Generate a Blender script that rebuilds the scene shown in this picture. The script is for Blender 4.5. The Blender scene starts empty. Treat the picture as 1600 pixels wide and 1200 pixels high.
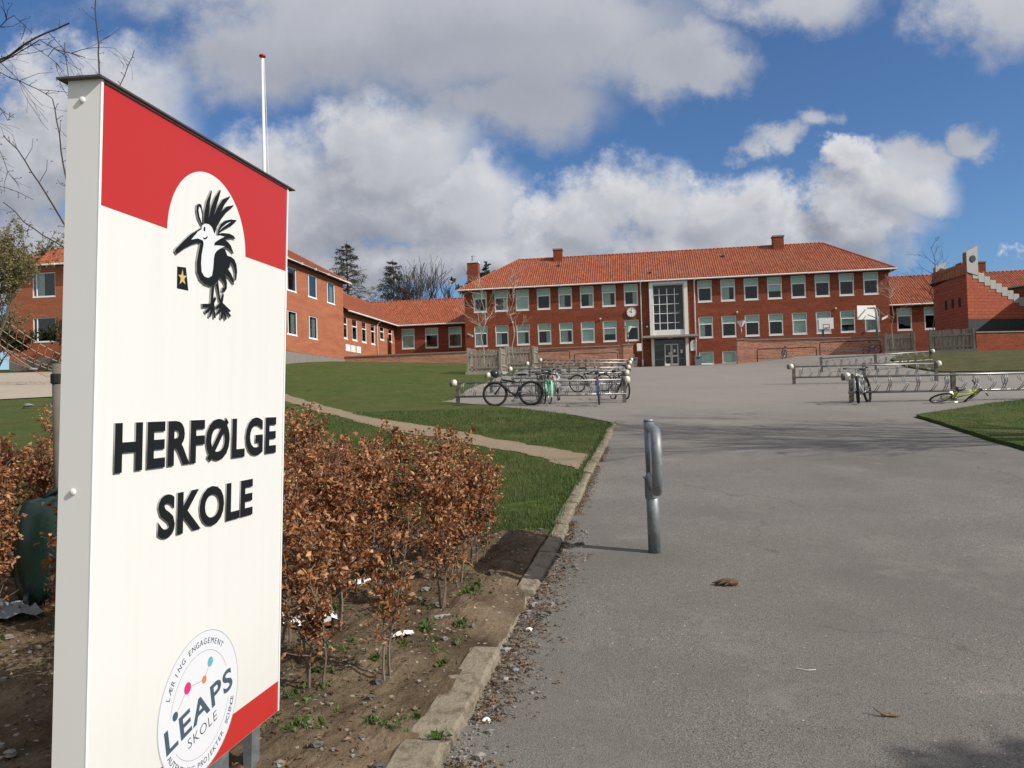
import bpy, math, random, bisect
from mathutils import Vector, Matrix, noise as mn
R_ = math.radians
scn = bpy.context.scene
COL = scn.collection
random.seed(7)

# ------------------------------------------------------------------ camera
FPX = 1230.0
_p = math.atan(30 / 1230); _r = 0.0275
R0 = Vector((1, 0, 0)); FW = Vector((0, math.cos(_p), math.sin(_p))); U0 = Vector((0, -math.sin(_p), math.cos(_p)))
CR = R0 * math.cos(_r) - U0 * math.sin(_r); CU = U0 * math.cos(_r) + R0 * math.sin(_r)
CAM = Vector((0, 0, 1.6))
cd = bpy.data.cameras.new('camera'); cam = bpy.data.objects.new('camera', cd); COL.objects.link(cam)
m = Matrix((CR, CU, -FW)).transposed().to_4x4(); m.translation = CAM; cam.matrix_world = m
cd.sensor_width = 36; cd.lens = FPX / 1600 * 36; cd.clip_start = 0.05; cd.clip_end = 5000
scn.camera = cam
scn.render.engine = 'CYCLES'; scn.cycles.max_bounces = 4; scn.cycles.diffuse_bounces = 2; scn.cycles.glossy_bounces = 2; scn.cycles.transmission_bounces = 2; scn.cycles.transparent_max_bounces = 8
scn.render.resolution_x = 1024; scn.render.resolution_y = 768

# ------------------------------------------------------------------ light
SUN_EL = R_(36); SUN_H = Vector((0.902, -0.431, 0))           # horizontal direction towards the sun
sl = bpy.data.lights.new('sun', 'SUN'); sl.energy = 5.0; sl.angle = R_(0.5); sl.color = (1, 0.95, 0.87)
so = bpy.data.objects.new('sun', sl); COL.objects.link(so)
SUND = (SUN_H * math.cos(SUN_EL) + Vector((0, 0, math.sin(SUN_EL)))).normalized()
so.rotation_euler = SUND.to_track_quat('Z', 'Y').to_euler(); so.location = (20, -10, 30)
scn.view_settings.view_transform = 'Standard'; scn.view_settings.look = 'None'
scn.view_settings.exposure = 0.0; scn.view_settings.gamma = 1


def NT(idb):
    idb.use_nodes = True; nt = idb.node_tree; nt.nodes.clear(); return nt


class N:
    """tiny node helper"""
    def __init__(s, nt): s.nt = nt
    def __call__(s, typ, ins=None, **kw):
        n = s.nt.nodes.new(typ)
        for k, v in kw.items(): setattr(n, k, v)
        if ins:
            for k, v in ins.items():
                sock = n.inputs[k]
                if isinstance(v, bpy.types.NodeSocket): s.nt.links.new(v, sock)
                else: sock.default_value = v
        return n
    def math(s, op, a, b=None, c=None, clamp=False):
        n = s.nt.nodes.new('ShaderNodeMath'); n.operation = op; n.use_clamp = clamp
        for i, v in enumerate((a, b, c)):
            if v is None: continue
            if isinstance(v, bpy.types.NodeSocket): s.nt.links.new(v, n.inputs[i])
            else: n.inputs[i].default_value = v
        return n.outputs[0]
    def vm(s, op, a, b=None):
        n = s.nt.nodes.new('ShaderNodeVectorMath'); n.operation = op
        for i, v in enumerate((a, b)):
            if v is None: continue
            if isinstance(v, bpy.types.NodeSocket): s.nt.links.new(v, n.inputs[i])
            else: n.inputs[i].default_value = v
        return n.outputs[1] if op in ('LENGTH', 'DISTANCE', 'DOT_PRODUCT') else n.outputs[0]
    def mix(s, f, a, b, mode='MIX'):
        n = s.nt.nodes.new('ShaderNodeMix'); n.data_type = 'RGBA'; n.blend_type = mode
        for i, v in ((0, f), (6, a), (7, b)):
            if isinstance(v, bpy.types.NodeSocket): s.nt.links.new(v, n.inputs[i])
            else: n.inputs[i].default_value = (*v, 1) if isinstance(v, tuple) and len(v) == 3 else v
        return n.outputs[2]
    def ramp(s, f, stops, interp='LINEAR'):
        n = s.nt.nodes.new('ShaderNodeValToRGB'); s.nt.links.new(f, n.inputs[0]); n.color_ramp.interpolation = interp
        el = n.color_ramp.elements
        while len(el) < len(stops): el.new(0.5)
        for e, (p, c) in zip(el, stops):
            e.position = p; e.color = (*c, 1) if len(c) == 3 else c
        return n.outputs[0]
    def maprange(s, v, a, b, c=0., d=1., smooth=False):
        n = s.nt.nodes.new('ShaderNodeMapRange'); n.interpolation_type = 'SMOOTHSTEP' if smooth else 'LINEAR'
        s.nt.links.new(v, n.inputs[0])
        for i, x in enumerate((a, b, c, d)): n.inputs[i + 1].default_value = x
        return n.outputs[0]


# ------------------------------------------------------------------ sky
def build_world():
    w = bpy.data.worlds.new('World'); scn.world = w; nt = NT(w); n = N(nt)
    sky = n('ShaderNodeTexSky', sky_type='NISHITA', sun_disc=False)
    sky.sun_elevation = SUN_EL
    sky.sun_rotation = math.atan2(SUN_H.x, SUN_H.y)
    sky.altitude = 0; sky.air_density = 1.0; sky.dust_density = 0.4; sky.ozone_density = 3.0
    tc = n('ShaderNodeTexCoord').outputs['Generated']
    CU_B = [(150, 210, 190, 170), (20, 260, 170, 140), (230, 330, 220, 120), (430, 330, 210, 180), (600, 260, 190, 130), (700, 330, 160, 120), (560, 340, 260, 110),
            (990, 330, 160, 105), (1130, 330, 150, 80), (1290, 330, 130, 75), (1400, 305, 120, 72), (1300, 360, 200, 60), (895, 340, 120, 95), (1340, 265, 80, 36),
            (1110, 395, 380, 70), (760, 405, 320, 70), (1600, 395, 60, 34), (40, 400, 200, 100), (580, 425, 170, 55)]
    GR_B = [(600, 40, 400, 160), (880, 40, 320, 140), (1060, 80, 130, 90), (800, 150, 210, 100), (400, 80, 200, 120), (1230, -5, 220, 75), (1570, 5, 160, 95), (640, -20, 600, 80), (1120, 110, 90, 60), (1440, 255, 80, 46), (1492, 212, 56, 44), (1200, 220, 90, 34), (1270, 200, 60, 34)]

    def density_group(name, detail):
        g = bpy.data.node_groups.new(name, 'ShaderNodeTree')
        g.interface.new_socket('Vector', in_out='INPUT', socket_type='NodeSocketVector')
        g.interface.new_socket('Cumulus', in_out='OUTPUT', socket_type='NodeSocketFloat')
        g.interface.new_socket('Grey', in_out='OUTPUT', socket_type='NodeSocketFloat')
        k = N(g); gi = g.nodes.new('NodeGroupInput'); go = g.nodes.new('NodeGroupOutput')
        v = gi.outputs[0]
        sx = k('ShaderNodeSeparateXYZ', {0: v})
        ya = k.math('MAXIMUM', k.math('ABSOLUTE', sx.outputs[1]), 0.12)
        q = k('ShaderNodeCombineXYZ', {0: k.math('DIVIDE', sx.outputs[0], ya), 1: k.math('DIVIDE', sx.outputs[2], ya)}).outputs[0]
        big = k('ShaderNodeTexNoise', {'Vector': q, 'Scale': 7.0, 'Detail': detail, 'Roughness': 0.62})
        low = k('ShaderNodeTexNoise', {'Vector': k.vm('MULTIPLY', q, (1, 1.3, 1)), 'Scale': 2.9, 'Detail': 3, 'Roughness': 0.5}).outputs[0]
        wq = k.vm('ADD', q, k.vm('MULTIPLY', k.vm('SUBTRACT', big.outputs[1], (.5, .5, .5)), (.22, .15, 0)))
        def blobs(lst):
            acc = None
            for (cx, cy, rx, ry) in lst:
                d = FW + CR * ((cx - 800) / FPX) - CU * ((cy - 600) / FPX)
                l = k.vm('LENGTH', k.vm('MULTIPLY', k.vm('SUBTRACT', wq, (d.x / d.y, d.z / d.y, 0)), (FPX / rx, FPX / ry, 0)))
                acc = l if acc is None else k.math('MINIMUM', acc, l)
            return k.math('SUBTRACT', 1, acc)
        f = k.math('SUBTRACT', big.outputs[0], .5)
        cb = k.math('ADD', blobs(CU_B), k.math('MULTIPLY', f, 1.75))
        gb = k.math('ADD', k.math('ADD', blobs(GR_B), k.math('MULTIPLY', f, .8)), k.math('MULTIPLY', k.math('SUBTRACT', low, .5), .9))
        g.links.new(cb, go.inputs[0]); g.links.new(gb, go.inputs[1]); return g
    g1 = density_group('cloud_density', 8); g2 = density_group('cloud_density_soft', 5)
    def ev(vec, g):
        x = nt.nodes.new('ShaderNodeGroup'); x.node_tree = g; nt.links.new(vec, x.inputs[0]); return x
    d0 = ev(tc, g1); d1 = ev(n.vm('ADD', tc, (0.014, 0, 0.022)), g2); d2 = ev(n.vm('ADD', tc, (0.04, 0, 0.085)), g2)
    rel = n.math('SUBTRACT', d0.outputs[0], d1.outputs[0])
    rel2 = n.math('SUBTRACT', d0.outputs[0], d2.outputs[0])
    lit = n.math('ADD', n.math('MULTIPLY', n.math('MINIMUM', rel, .45), .50), n.math('MULTIPLY', n.math('MINIMUM', rel2, .55), 0.36))
    thick = n.maprange(d0.outputs[0], 0.05, 1.0, 0.14, -0.16)
    lit = n.math('ADD', n.math('ADD', lit, 0.40), thick, clamp=True)
    ccol = n.ramp(lit, [(0.0, (2.8, 3.0, 3.6)), (0.35, (3.9, 4.1, 4.65)), (0.62, (5.4, 5.55, 6.0)), (1.0, (8.2, 8.3, 8.5))])
    grel = n.math('ADD', n.math('MULTIPLY', n.math('SUBTRACT', d0.outputs[1], d2.outputs[1]), 0.35), n.math('ADD', 0.50, n.maprange(d0.outputs[1], 0.1, 1.2, 0.15, -0.25)), clamp=True)
    gcol = n.ramp(grel, [(0.0, (2.7, 2.9, 3.55)), (0.5, (4.1, 4.3, 4.9)), (1.0, (6.0, 6.15, 6.6))])
    skyc = n.mix(1.0, sky.outputs[0], (0.64, 0.84, 1.07), 'MULTIPLY')
    cm = n.maprange(d0.outputs[0], 0.0, 0.5, smooth=True)
    gm = n.maprange(d0.outputs[1], 0.0, 0.65, smooth=True)
    gm = n.math('MULTIPLY', gm, 0.97)
    c = n.mix(cm, skyc, ccol); c = n.mix(gm, c, gcol)
    sz = n('ShaderNodeSeparateXYZ', {0: tc}).outputs[2]
    up = n.maprange(sz, 0.5, 0.75, smooth=True)          # overhead, out of view: bright cloud added to lift the fill light
    c = n.mix(up, c, n.mix(0.75, skyc, (7.6, 7.3, 7.0)))
    sy = n('ShaderNodeSeparateXYZ', {0: tc}).outputs[1]
    c = n.mix(n.math('MULTIPLY', n.maprange(sy, -.15, -.6, smooth=True), n.maprange(sz, -.02, .06, smooth=True)), c, n.mix(.7, c, (7.0, 6.8, 6.6)))      # unseen bright cloud added behind the viewer for fill light and window reflections
    bg = n('ShaderNodeBackground', {0: c, 1: 0.1})
    o = n('ShaderNodeOutputWorld'); nt.links.new(bg.outputs[0], o.inputs[0])


build_world()

# ------------------------------------------------------------------ helpers
P0 = Vector((-4.4104, 76.5, 0)); YAW = R_(8.9)
SU = Vector((math.cos(YAW), -math.sin(YAW), 0)); SV = Vector((math.sin(YAW), math.cos(YAW), 0))


def ray(x, y): return FW + CR * ((x - 800) / FPX) - CU * ((y - 600) / FPX)
def at(x, y, D): d = ray(x, y); return CAM + d * (D / d.y)
def sch(a, b, z=0): return P0 + SU * a + SV * b + Vector((0, 0, z))


def interp(x, xs, ys):
    if x <= xs[0]: return ys[0]
    if x >= xs[-1]: return ys[-1]
    i = bisect.bisect_right(xs, x) - 1
    t = (x - xs[i]) / (xs[i + 1] - xs[i]); return ys[i] + (ys[i + 1] - ys[i]) * t
def sm(x): x = min(1, max(0, x)); return x * x * (3 - 2 * x)


GY = [-30, 0, 10, 24, 30.5, 36, 41.5, 47, 60, 73, 100, 140]
GZ = [-1.875, 0, .625, 1.5, 1.96, 2.38, 2.82, 3.22, 3.98, 4.62, 4.9, 4.9]


def Hh(x, y):
    z = interp(y, GY, GZ)
    z += interp(x, [-40, -15, -4, 4, 11], [1.25, 1.2, .75, .3, 0]) * sm((y - 30) / 38.)
    z += .6 * sm((x - 17) / 8.) * sm((y - 30) / 15.)
    return z


class MB:
    def __init__(s): s.v = []; s.f = []; s.uv = []; s.mi = []
    def face(s, pts, uv=None, mi=0):
        i = len(s.v); s.v += [tuple(p) for p in pts]; s.f.append(tuple(range(i, i + len(pts))))
        s.uv.append(uv if uv else [(0, 0)] * len(pts)); s.mi.append(mi)
    def box(s, x0, x1, y0, y1, z0, z1, mi=0):
        P = [(x, y, z) for z in (z0, z1) for y in (y0, y1) for x in (x0, x1)]
        i = len(s.v); s.v += P
        for q in ((0, 2, 3, 1), (4, 5, 7, 6), (0, 1, 5, 4), (2, 6, 7, 3), (0, 4, 6, 2), (1, 3, 7, 5)):
            s.f.append(tuple(i + k for k in q)); s.mi.append(mi)
            s.uv.append([(P[k][0] + P[k][1], P[k][2]) if q not in ((0, 2, 3, 1), (4, 5, 7, 6)) else (P[k][0], P[k][1]) for k in q])
        return s
    def obox(s, c, ex, ey, ez, mi=0):
        """box centred c with half-vectors"""
        c = Vector(c); ex = Vector(ex); ey = Vector(ey); ez = Vector(ez)
        i = len(s.v)
        for k in (-1, 1):
            for j in (-1, 1):
                for h in (-1, 1): s.v.append(tuple(c + ex * h + ey * j + ez * k))
        for q in ((0, 2, 3, 1), (4, 5, 7, 6), (0, 1, 5, 4), (2, 6, 7, 3), (0, 4, 6, 2), (1, 3, 7, 5)):
            s.f.append(tuple(i + k for k in q)); s.uv.append([(0, 0), (1, 0), (1, 1), (0, 1)]); s.mi.append(mi)
        return s
    def tube(s, pts, rad, n=8, closed=False, caps=True, mi=0):
        pts = [Vector(p) for p in pts]
        m_ = len(pts); rad = rad if isinstance(rad, (list, tuple)) else [rad] * m_
        rings = []; prev = None
        for i, p in enumerate(pts):
            if closed: t = (pts[(i + 1) % m_] - pts[i - 1])
            else: t = pts[min(i + 1, m_ - 1)] - pts[max(i - 1, 0)]
            if t.length < 1e-9: t = Vector((0, 0, 1))
            t.normalize()
            if prev is None:
                a = Vector((0, 0, 1)) if abs(t.z) < .9 else Vector((1, 0, 0))
                x = t.cross(a).normalized()
            else:
                x = prev - t * prev.dot(t)
                x = x.normalized() if x.length > 1e-6 else t.orthogonal().normalized()
            prev = x; y = t.cross(x)
            b = len(s.v)
            for k in range(n):
                an = 2 * math.pi * k / n
                s.v.append(tuple(p + (x * math.cos(an) + y * math.sin(an)) * rad[i]))
            rings.append(b)
        rr = range(m_ if closed else m_ - 1)
        for i in rr:
            a = rings[i]; b = rings[(i + 1) % m_]
            for k in range(n):
                k2 = (k + 1) % n
                s.f.append((a + k, a + k2, b + k2, b + k)); s.uv.append([(0, 0)] * 4); s.mi.append(mi)
        if caps and not closed:
            s.f.append(tuple(rings[0] + k for k in reversed(range(n)))); s.uv.append([(0, 0)] * n); s.mi.append(mi)
            s.f.append(tuple(rings[-1] + k for k in range(n))); s.uv.append([(0, 0)] * n); s.mi.append(mi)
        return s
    def lathe(s, prof, n=16, c=(0, 0, 0), axis='Z', mi=0):
        """prof: (r, h) list"""
        b = len(s.v)
        for r, h in prof:
            for k in range(n):
                a = 2 * math.pi * k / n
                p = (r * math.cos(a), r * math.sin(a), h)
                if axis == 'X': p = (h, p[0], p[1])
                if axis == 'Y': p = (p[0], h, p[1])
                s.v.append((p[0] + c[0], p[1] + c[1], p[2] + c[2]))
        for i in range(len(prof) - 1):
            for k in range(n):
                k2 = (k + 1) % n
                s.f.append((b + i * n + k, b + i * n + k2, b + (i + 1) * n + k2, b + (i + 1) * n + k)); s.uv.append([(0, 0)] * 4); s.mi.append(mi)
        for i, rev in ((0, True), (len(prof) - 1, False)):
            if prof[i][0] > 1e-4:
                idx = [b + i * n + k for k in range(n)]
                s.f.append(tuple(reversed(idx)) if rev else tuple(idx)); s.uv.append([(0, 0)] * n); s.mi.append(mi)
        return s
    def prism(s, poly, z0, z1, fn=None, mi=0):
        """extrude a 2-D polygon; fn(x,y,z)->point"""
        fn = fn or (lambda x, y, z: (x, y, z)); n = len(poly); b = len(s.v)
        for z in (z0, z1):
            for x, y in poly: s.v.append(tuple(fn(x, y, z)))
        s.f.append(tuple(b + n + k for k in range(n))); s.uv.append([(0, 0)] * n); s.mi.append(mi)
        s.f.append(tuple(b + k for k in reversed(range(n)))); s.uv.append([(0, 0)] * n); s.mi.append(mi)
        for k in range(n):
            k2 = (k + 1) % n
            s.f.append((b + k, b + k2, b + n + k2, b + n + k)); s.uv.append([(0, 0)] * 4); s.mi.append(mi)
        return s
    def mesh(s, name, mats, smooth=False):
        me = bpy.data.meshes.new(name); me.from_pydata(s.v, [], s.f)
        ul = me.uv_layers.new(name='UVMap')
        flat = []
        for u in s.uv:
            for a in u: flat += [a[0], a[1]]
        ul.data.foreach_set('uv', flat)
        for mt in (mats if isinstance(mats, (list, tuple)) else [mats]): me.materials.append(mt)
        me.polygons.foreach_set('material_index', s.mi)
        if smooth: me.polygons.foreach_set('use_smooth', [True] * len(s.f))
        me.update(); return me
    def build(s, name, mats, parent=None, loc=(0, 0, 0), rot=(0, 0, 0), smooth=False):
        return link(name, s.mesh(name, mats, smooth), parent, loc, rot)


def link(name, me, parent=None, loc=(0, 0, 0), rot=(0, 0, 0)):
    o = bpy.data.objects.new(name, me); COL.objects.link(o); o.location = loc; o.rotation_euler = rot
    if parent: o.parent = parent
    return o
def empty(name, loc=(0, 0, 0), rz=0):
    o = bpy.data.objects.new(name, None); COL.objects.link(o); o.location = loc; o.rotation_euler = (0, 0, rz); o.empty_display_size = .2
    return o
def tag(o, label=None, cat=None, group=None, kind=None):
    if label: o['label'] = label
    if cat: o['category'] = cat
    if group: o['group'] = group
    if kind: o['kind'] = kind
    return o
def copy_tree(o, parent=None):
    c = o.copy(); COL.objects.link(c)
    if parent: c.parent = parent
    for ch in list(CH.get(o.name, [x for x in bpy.data.objects if x.parent == o])): copy_tree(ch, c)
    return c
CH = {}


# ------------------------------------------------------------------ materials
def mat(name): mt = bpy.data.materials.new(name); nt = NT(mt); return mt, N(nt)
def fin(mt, n, col, rough=0.8, spec=0.3, bump=None, bs=0.3, bd=0.02, metal=0., alpha=None, **ex):
    ins = {'Roughness': rough, 'Metallic': metal, 'Specular IOR Level': spec}
    ins['Base Color'] = col if isinstance(col, bpy.types.NodeSocket) else (*col, 1)
    ins.update(ex)
    if bump is not None:
        ins['Normal'] = n('ShaderNodeBump', {'Height': bump, 'Strength': bs, 'Distance': bd}).outputs[0]
    b = n('ShaderNodeBsdfPrincipled', ins)
    o = n('ShaderNodeOutputMaterial', {0: b.outputs[0]}); return mt
def noisec(n, vec, scale, detail=4, rough=.55): return n('ShaderNodeTexNoise', {'Vector': vec, 'Scale': scale, 'Detail': detail, 'Roughness': rough}).outputs[0]
def oc(n): return n('ShaderNodeTexCoord').outputs['Object']
def uvc(n): return n('ShaderNodeTexCoord').outputs['UV']


def plain(name, col, rough=.6, metal=0., var=.12, scale=6., spec=.3):
    mt, n = mat(name)
    f = noisec(n, oc(n), scale, 6)
    c = n.mix(f, tuple(x * (1 - var) for x in col), tuple(min(1, x * (1 + var)) for x in col))
    return fin(mt, n, c, rough, spec, metal=metal)


M = {}
def brick(name, c1, c2, mortar, bw=.24, rh=.08, ms=.012):
    mt, n = mat(name); uv = uvc(n)
    b = n('ShaderNodeTexBrick', {'Vector': uv, 'Color1': (*c1, 1), 'Color2': (*c2, 1), 'Mortar': (*mortar, 1), 'Scale': 1.0, 'Mortar Size': ms, 'Mortar Smooth': .3, 'Bias': 0., 'Brick Width': bw, 'Row Height': rh})
    st = n('ShaderNodeTexNoise', {'Vector': n.vm('MULTIPLY', uv, (.35, 1.6, 1)), 'Scale': 1.2, 'Detail': 6}).outputs[0]
    c = n.mix(n.maprange(st, .35, .7, 0, .55), b.outputs[0], tuple(x * .62 for x in c1), 'MIX')
    f = noisec(n, n.vm('MULTIPLY', uv, (4, 12, 1)), 1.0, 3)
    c = n.mix(n.maprange(f, .3, .75, 0, .5), c, tuple(min(1, x * 1.35) for x in c2))
    return fin(mt, n, c, .9, .1, bump=n.math('SUBTRACT', 1, b.outputs[1]), bs=.5, bd=.008)
M['brick'] = brick('red_brick', (.135, .033, .019), (.265, .070, .035), (.23, .105, .07))
M['brick_side'] = brick('pale_brick', (.27, .082, .042), (.40, .125, .062), (.36, .21, .14))  # paler copy of the red brick: sunlight on side walls put into its colour
M['wallbrick'] = brick('garden_wall_brick', (.13, .035, .024), (.52, .20, .12), (.50, .40, .32), .26, .12, .026)


def tiles():
    mt, n = mat('clay_pantiles'); uv = uvc(n)
    s = n('ShaderNodeSeparateXYZ', {0: uv})
    cx = n.math('FLOOR', n.math('DIVIDE', s.outputs[0], .215)); cy = n.math('FLOOR', n.math('DIVIDE', s.outputs[1], .34))
    wn = n('ShaderNodeTexWhiteNoise', {'Vector': n('ShaderNodeCombineXYZ', {0: cx, 1: cy}).outputs[0]}, noise_dimensions='2D').outputs[0]
    c = n.ramp(wn, [(0, (.20, .050, .024)), (.35, (.27, .070, .031)), (.8, (.33, .088, .040)), (1, (.37, .11, .054))])
    f = noisec(n, n.vm('MULTIPLY', uv, (.5, .25, 1)), 1.0, 6)
    c = n.mix(n.maprange(f, .45, .75, 0, .45), c, (.22, .08, .045))
    f2 = noisec(n, uv, 6., 4); c = n.mix(n.maprange(f2, .55, .8, 0, .5), c, (.16, .07, .045))
    fx = n.math('FRACT', n.math('DIVIDE', s.outputs[0], .215)); c = n.mix(n.maprange(fx, .80, .90, 0, .7), c, (.06, .02, .014))      # darker strip along each pan
    f3 = noisec(n, n.vm('MULTIPLY', uv, (.12, .3, 1)), 1.0, 5); c = n.mix(n.maprange(f3, .5, .72, 0, .22), c, (.20, .13, .08))      # lichen
    fr = n.math('FRACT', n.math('DIVIDE', s.outputs[1], .34))
    c = n.mix(n.maprange(fr, .88, .98, 0, .6), c, (.09, .03, .018))          # darker band at the tile laps
    return fin(mt, n, c, .8, .25, bump=n.math('SUBTRACT', 1, fr), bs=.9, bd=.04)
M['tiles'] = tiles()


def asphalt():
    mt, n = mat('asphalt'); o = oc(n)
    v1 = n('ShaderNodeTexVoronoi', {'Vector': o, 'Scale': 190.})
    v2 = n('ShaderNodeTexVoronoi', {'Vector': o, 'Scale': 45.})
    f = noisec(n, o, .8, 7, .6); f2 = noisec(n, o, 9, 5)
    c = n.mix(n.maprange(f, .3, .7), (.142, .131, .116), (.205, .190, .169))
    c = n.mix(n.maprange(f2, .35, .75, 0, .35), c, (.115, .105, .095))
    g = n('ShaderNodeSeparateColor', {0: v1.outputs[1]}).outputs[0]
    c = n.mix(n.maprange(g, .0, .45, .8, 0), c, (.040, .036, .032))
    c = n.mix(n.maprange(g, .66, 1., 0, .55), c, (.36, .34, .31))
    g2 = n('ShaderNodeSeparateColor', {0: v2.outputs[1]}).outputs[1]
    m_ = n.math('MULTIPLY', n.math('GREATER_THAN', g2, .975), n.math('LESS_THAN', v2.outputs[0], .22))
    c = n.mix(m_, c, (.62, .60, .54))
    g3 = n('ShaderNodeSeparateColor', {0: v2.outputs[1]}).outputs[2]
    c = n.mix(n.math('MULTIPLY', n.math('GREATER_THAN', g3, .985), n.math('LESS_THAN', v2.outputs[0], .3)), c, (.02, .02, .018))
    lf = noisec(n, o, .22, 5, .65); c = n.mix(n.maprange(lf, .42, .60, 0, .7), c, (.112, .105, .094))
    pt = noisec(n, n.vm('ADD', o, (9, 3, 0)), 1.7, 8, .7); c = n.mix(n.maprange(pt, .56, .74, 0, .5), c, (.26, .235, .205))      # dusty patches
    # long worn streaks and stains
    st = n('ShaderNodeTexNoise', {'Vector': n.vm('MULTIPLY', o, (1.2, .18, 1)), 'Scale': 1.6, 'Detail': 5}).outputs[0]
    c = n.mix(n.maprange(st, .5, .72, 0, .35), c, (.125, .118, .105))
    # paler further up the drive
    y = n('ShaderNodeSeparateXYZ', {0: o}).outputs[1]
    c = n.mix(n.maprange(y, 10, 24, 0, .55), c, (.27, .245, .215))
    # cracks
    cr = n('ShaderNodeTexVoronoi', {'Vector': n.vm('ADD', o, n.vm('MULTIPLY', n('ShaderNodeTexNoise', {'Vector': o, 'Scale': 1.5, 'Detail': 5}).outputs[1], (1.2, 1.2, 0))), 'Scale': .33}, feature='DISTANCE_TO_EDGE').outputs[0]
    cm = n.math('MULTIPLY', n.maprange(cr, .0, .006, 1, 0), n.math('GREATER_THAN', noisec(n, o, .5, 2), .5))
    c = n.mix(n.math('MULTIPLY', cm, .5), c, (.06, .055, .05))
    bh = n.math('ADD', v1.outputs[0], n.math('MULTIPLY', f2, .3))
    return fin(mt, n, c, .85, .25, bump=bh, bs=.5, bd=.004)
M['asphalt'] = asphalt()


def grassmat(name, a, b, dry, dryf=.6):
    mt, n = mat(name); o = oc(n)
    f = noisec(n, o, 1.1, 8, .65); f2 = noisec(n, o, 26, 5, .7); f3 = noisec(n, o, .28, 4)
    c = n.mix(f2, a, b); f4 = noisec(n, o, 6, 6, .7); c = n.mix(n.maprange(f4, .35, .68, .55, 0), c, tuple(x * .5 for x in a)); c = n.mix(n.maprange(f4, .5, .75, 0, .5), c, tuple(x * 1.35 for x in b))
    c = n.mix(n.maprange(f, .44, .66, 0, dryf), c, dry)
    c = n.mix(n.maprange(f3, .45, .7, 0, .45), c, (dry[0] * .8, dry[1] * .9, dry[2] * .8))
    fl = n('ShaderNodeTexVoronoi', {'Vector': o, 'Scale': 2.3}); g = n('ShaderNodeSeparateColor', {0: fl.outputs[1]}).outputs[0]
    c = n.mix(n.math('MULTIPLY', n.math('GREATER_THAN', g, .9), n.math('LESS_THAN', fl.outputs[0], .07)), c, (.5, .5, .42))
    return fin(mt, n, c, .9, .15, bump=n.math('ADD', f2, f), bs=.9, bd=.05)
M['lawn'] = grassmat('lawn_grass', (.042, .072, .011), (.092, .126, .024), (.120, .108, .040))
M['bank'] = grassmat('mossy_bank_grass', (.05, .060, .018), (.095, .10, .03), (.12, .10, .05), .8)
def soil():
    mt, n = mat('dry_soil'); o = oc(n)
    f = noisec(n, o, 2.2, 8, .65); f2 = noisec(n, o, 40, 6, .7); v = n('ShaderNodeTexVoronoi', {'Vector': o, 'Scale': 28.})
    c = n.mix(n.maprange(f, .35, .65), (.065, .045, .028), (.24, .182, .118))
    c = n.mix(n.maprange(f2, .4, .7, 0, .6), c, (.075, .052, .033))
    g = n('ShaderNodeSeparateColor', {0: v.outputs[1]}).outputs[0]
    c = n.mix(n.math('MULTIPLY', n.math('GREATER_THAN', g, .9), n.math('LESS_THAN', v.outputs[0], .3)), c, (.36, .32, .26))
    return fin(mt, n, c, .95, .1, bump=n.math('ADD', n.math('MULTIPLY', f, .8), f2), bs=.9, bd=.03)
M['soil'] = soil()
def dirt(name, a, b):
    mt, n = mat(name); o = oc(n)
    f = noisec(n, o, 3, 8, .7); f2 = noisec(n, o, 40, 5, .7)
    c = n.mix(f, a, b); c = n.mix(n.maprange(f2, .55, .8, 0, .6), c, (.36, .31, .25)); c = n.mix(n.maprange(f2, .2, .42, .5, 0), c, (.12, .09, .06))
    return fin(mt, n, c, .95, .1, bump=f2, bs=.7, bd=.02)
M['path'] = dirt('trodden_earth', (.20, .155, .10), (.31, .245, .165))
M['gravel'] = dirt('pale_gravel', (.33, .28, .225), (.44, .38, .31))
M['kerb'] = None
def kerbm():
    mt, n = mat('kerb_concrete'); o = oc(n)
    f = noisec(n, o, 3, 8, .7); f2 = noisec(n, o, 45, 5, .7); f3 = noisec(n, o, 11, 6, .7)
    c = n.mix(f, (.17, .145, .105), (.31, .27, .205)); c = n.mix(n.maprange(f3, .48, .62, 0, .75), c, (.105, .078, .05)); c = n.mix(n.maprange(f2, .6, .8, 0, .6), c, (.40, .36, .30)); c = n.mix(n.maprange(f2, .2, .42, .6, 0), c, (.07, .055, .04))
    return fin(mt, n, c, .95, .1, bump=n.math('ADD', f2, f3), bs=.9, bd=.012)
M['kerb'] = kerbm()
M['concrete'] = plain('concrete', (.30, .28, .25), .9, var=.25)
M['plinth'] = plain('plinth_render', (.20, .185, .165), .9, var=.25, scale=2)
M['coping'] = plain('coping_stone', (.24, .20, .165), .9, var=.3)
M['white'] = plain('white_paint', (.78, .78, .76), .45, var=.04)
M['whitedirty'] = plain('weathered_white', (.70, .69, .65), .5, var=.10, scale=3)
M['gutter'] = plain('white_gutter', (.72, .72, .70), .4, var=.05)
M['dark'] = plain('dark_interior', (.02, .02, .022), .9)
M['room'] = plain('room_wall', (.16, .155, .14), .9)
M['wood'] = None
def woodm():
    mt, n = mat('silvered_wood'); o = oc(n)
    f = n('ShaderNodeTexNoise', {'Vector': n.vm('MULTIPLY', o, (14, 14, 1.2)), 'Scale': 1.5, 'Detail': 6}).outputs[0]
    c = n.mix(n.maprange(f, .3, .7), (.15, .125, .10), (.36, .32, .27)); return fin(mt, n, c, .85, .1, bump=f, bs=.4, bd=.01)
M['wood'] = woodm()
M['galv'] = None
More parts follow.
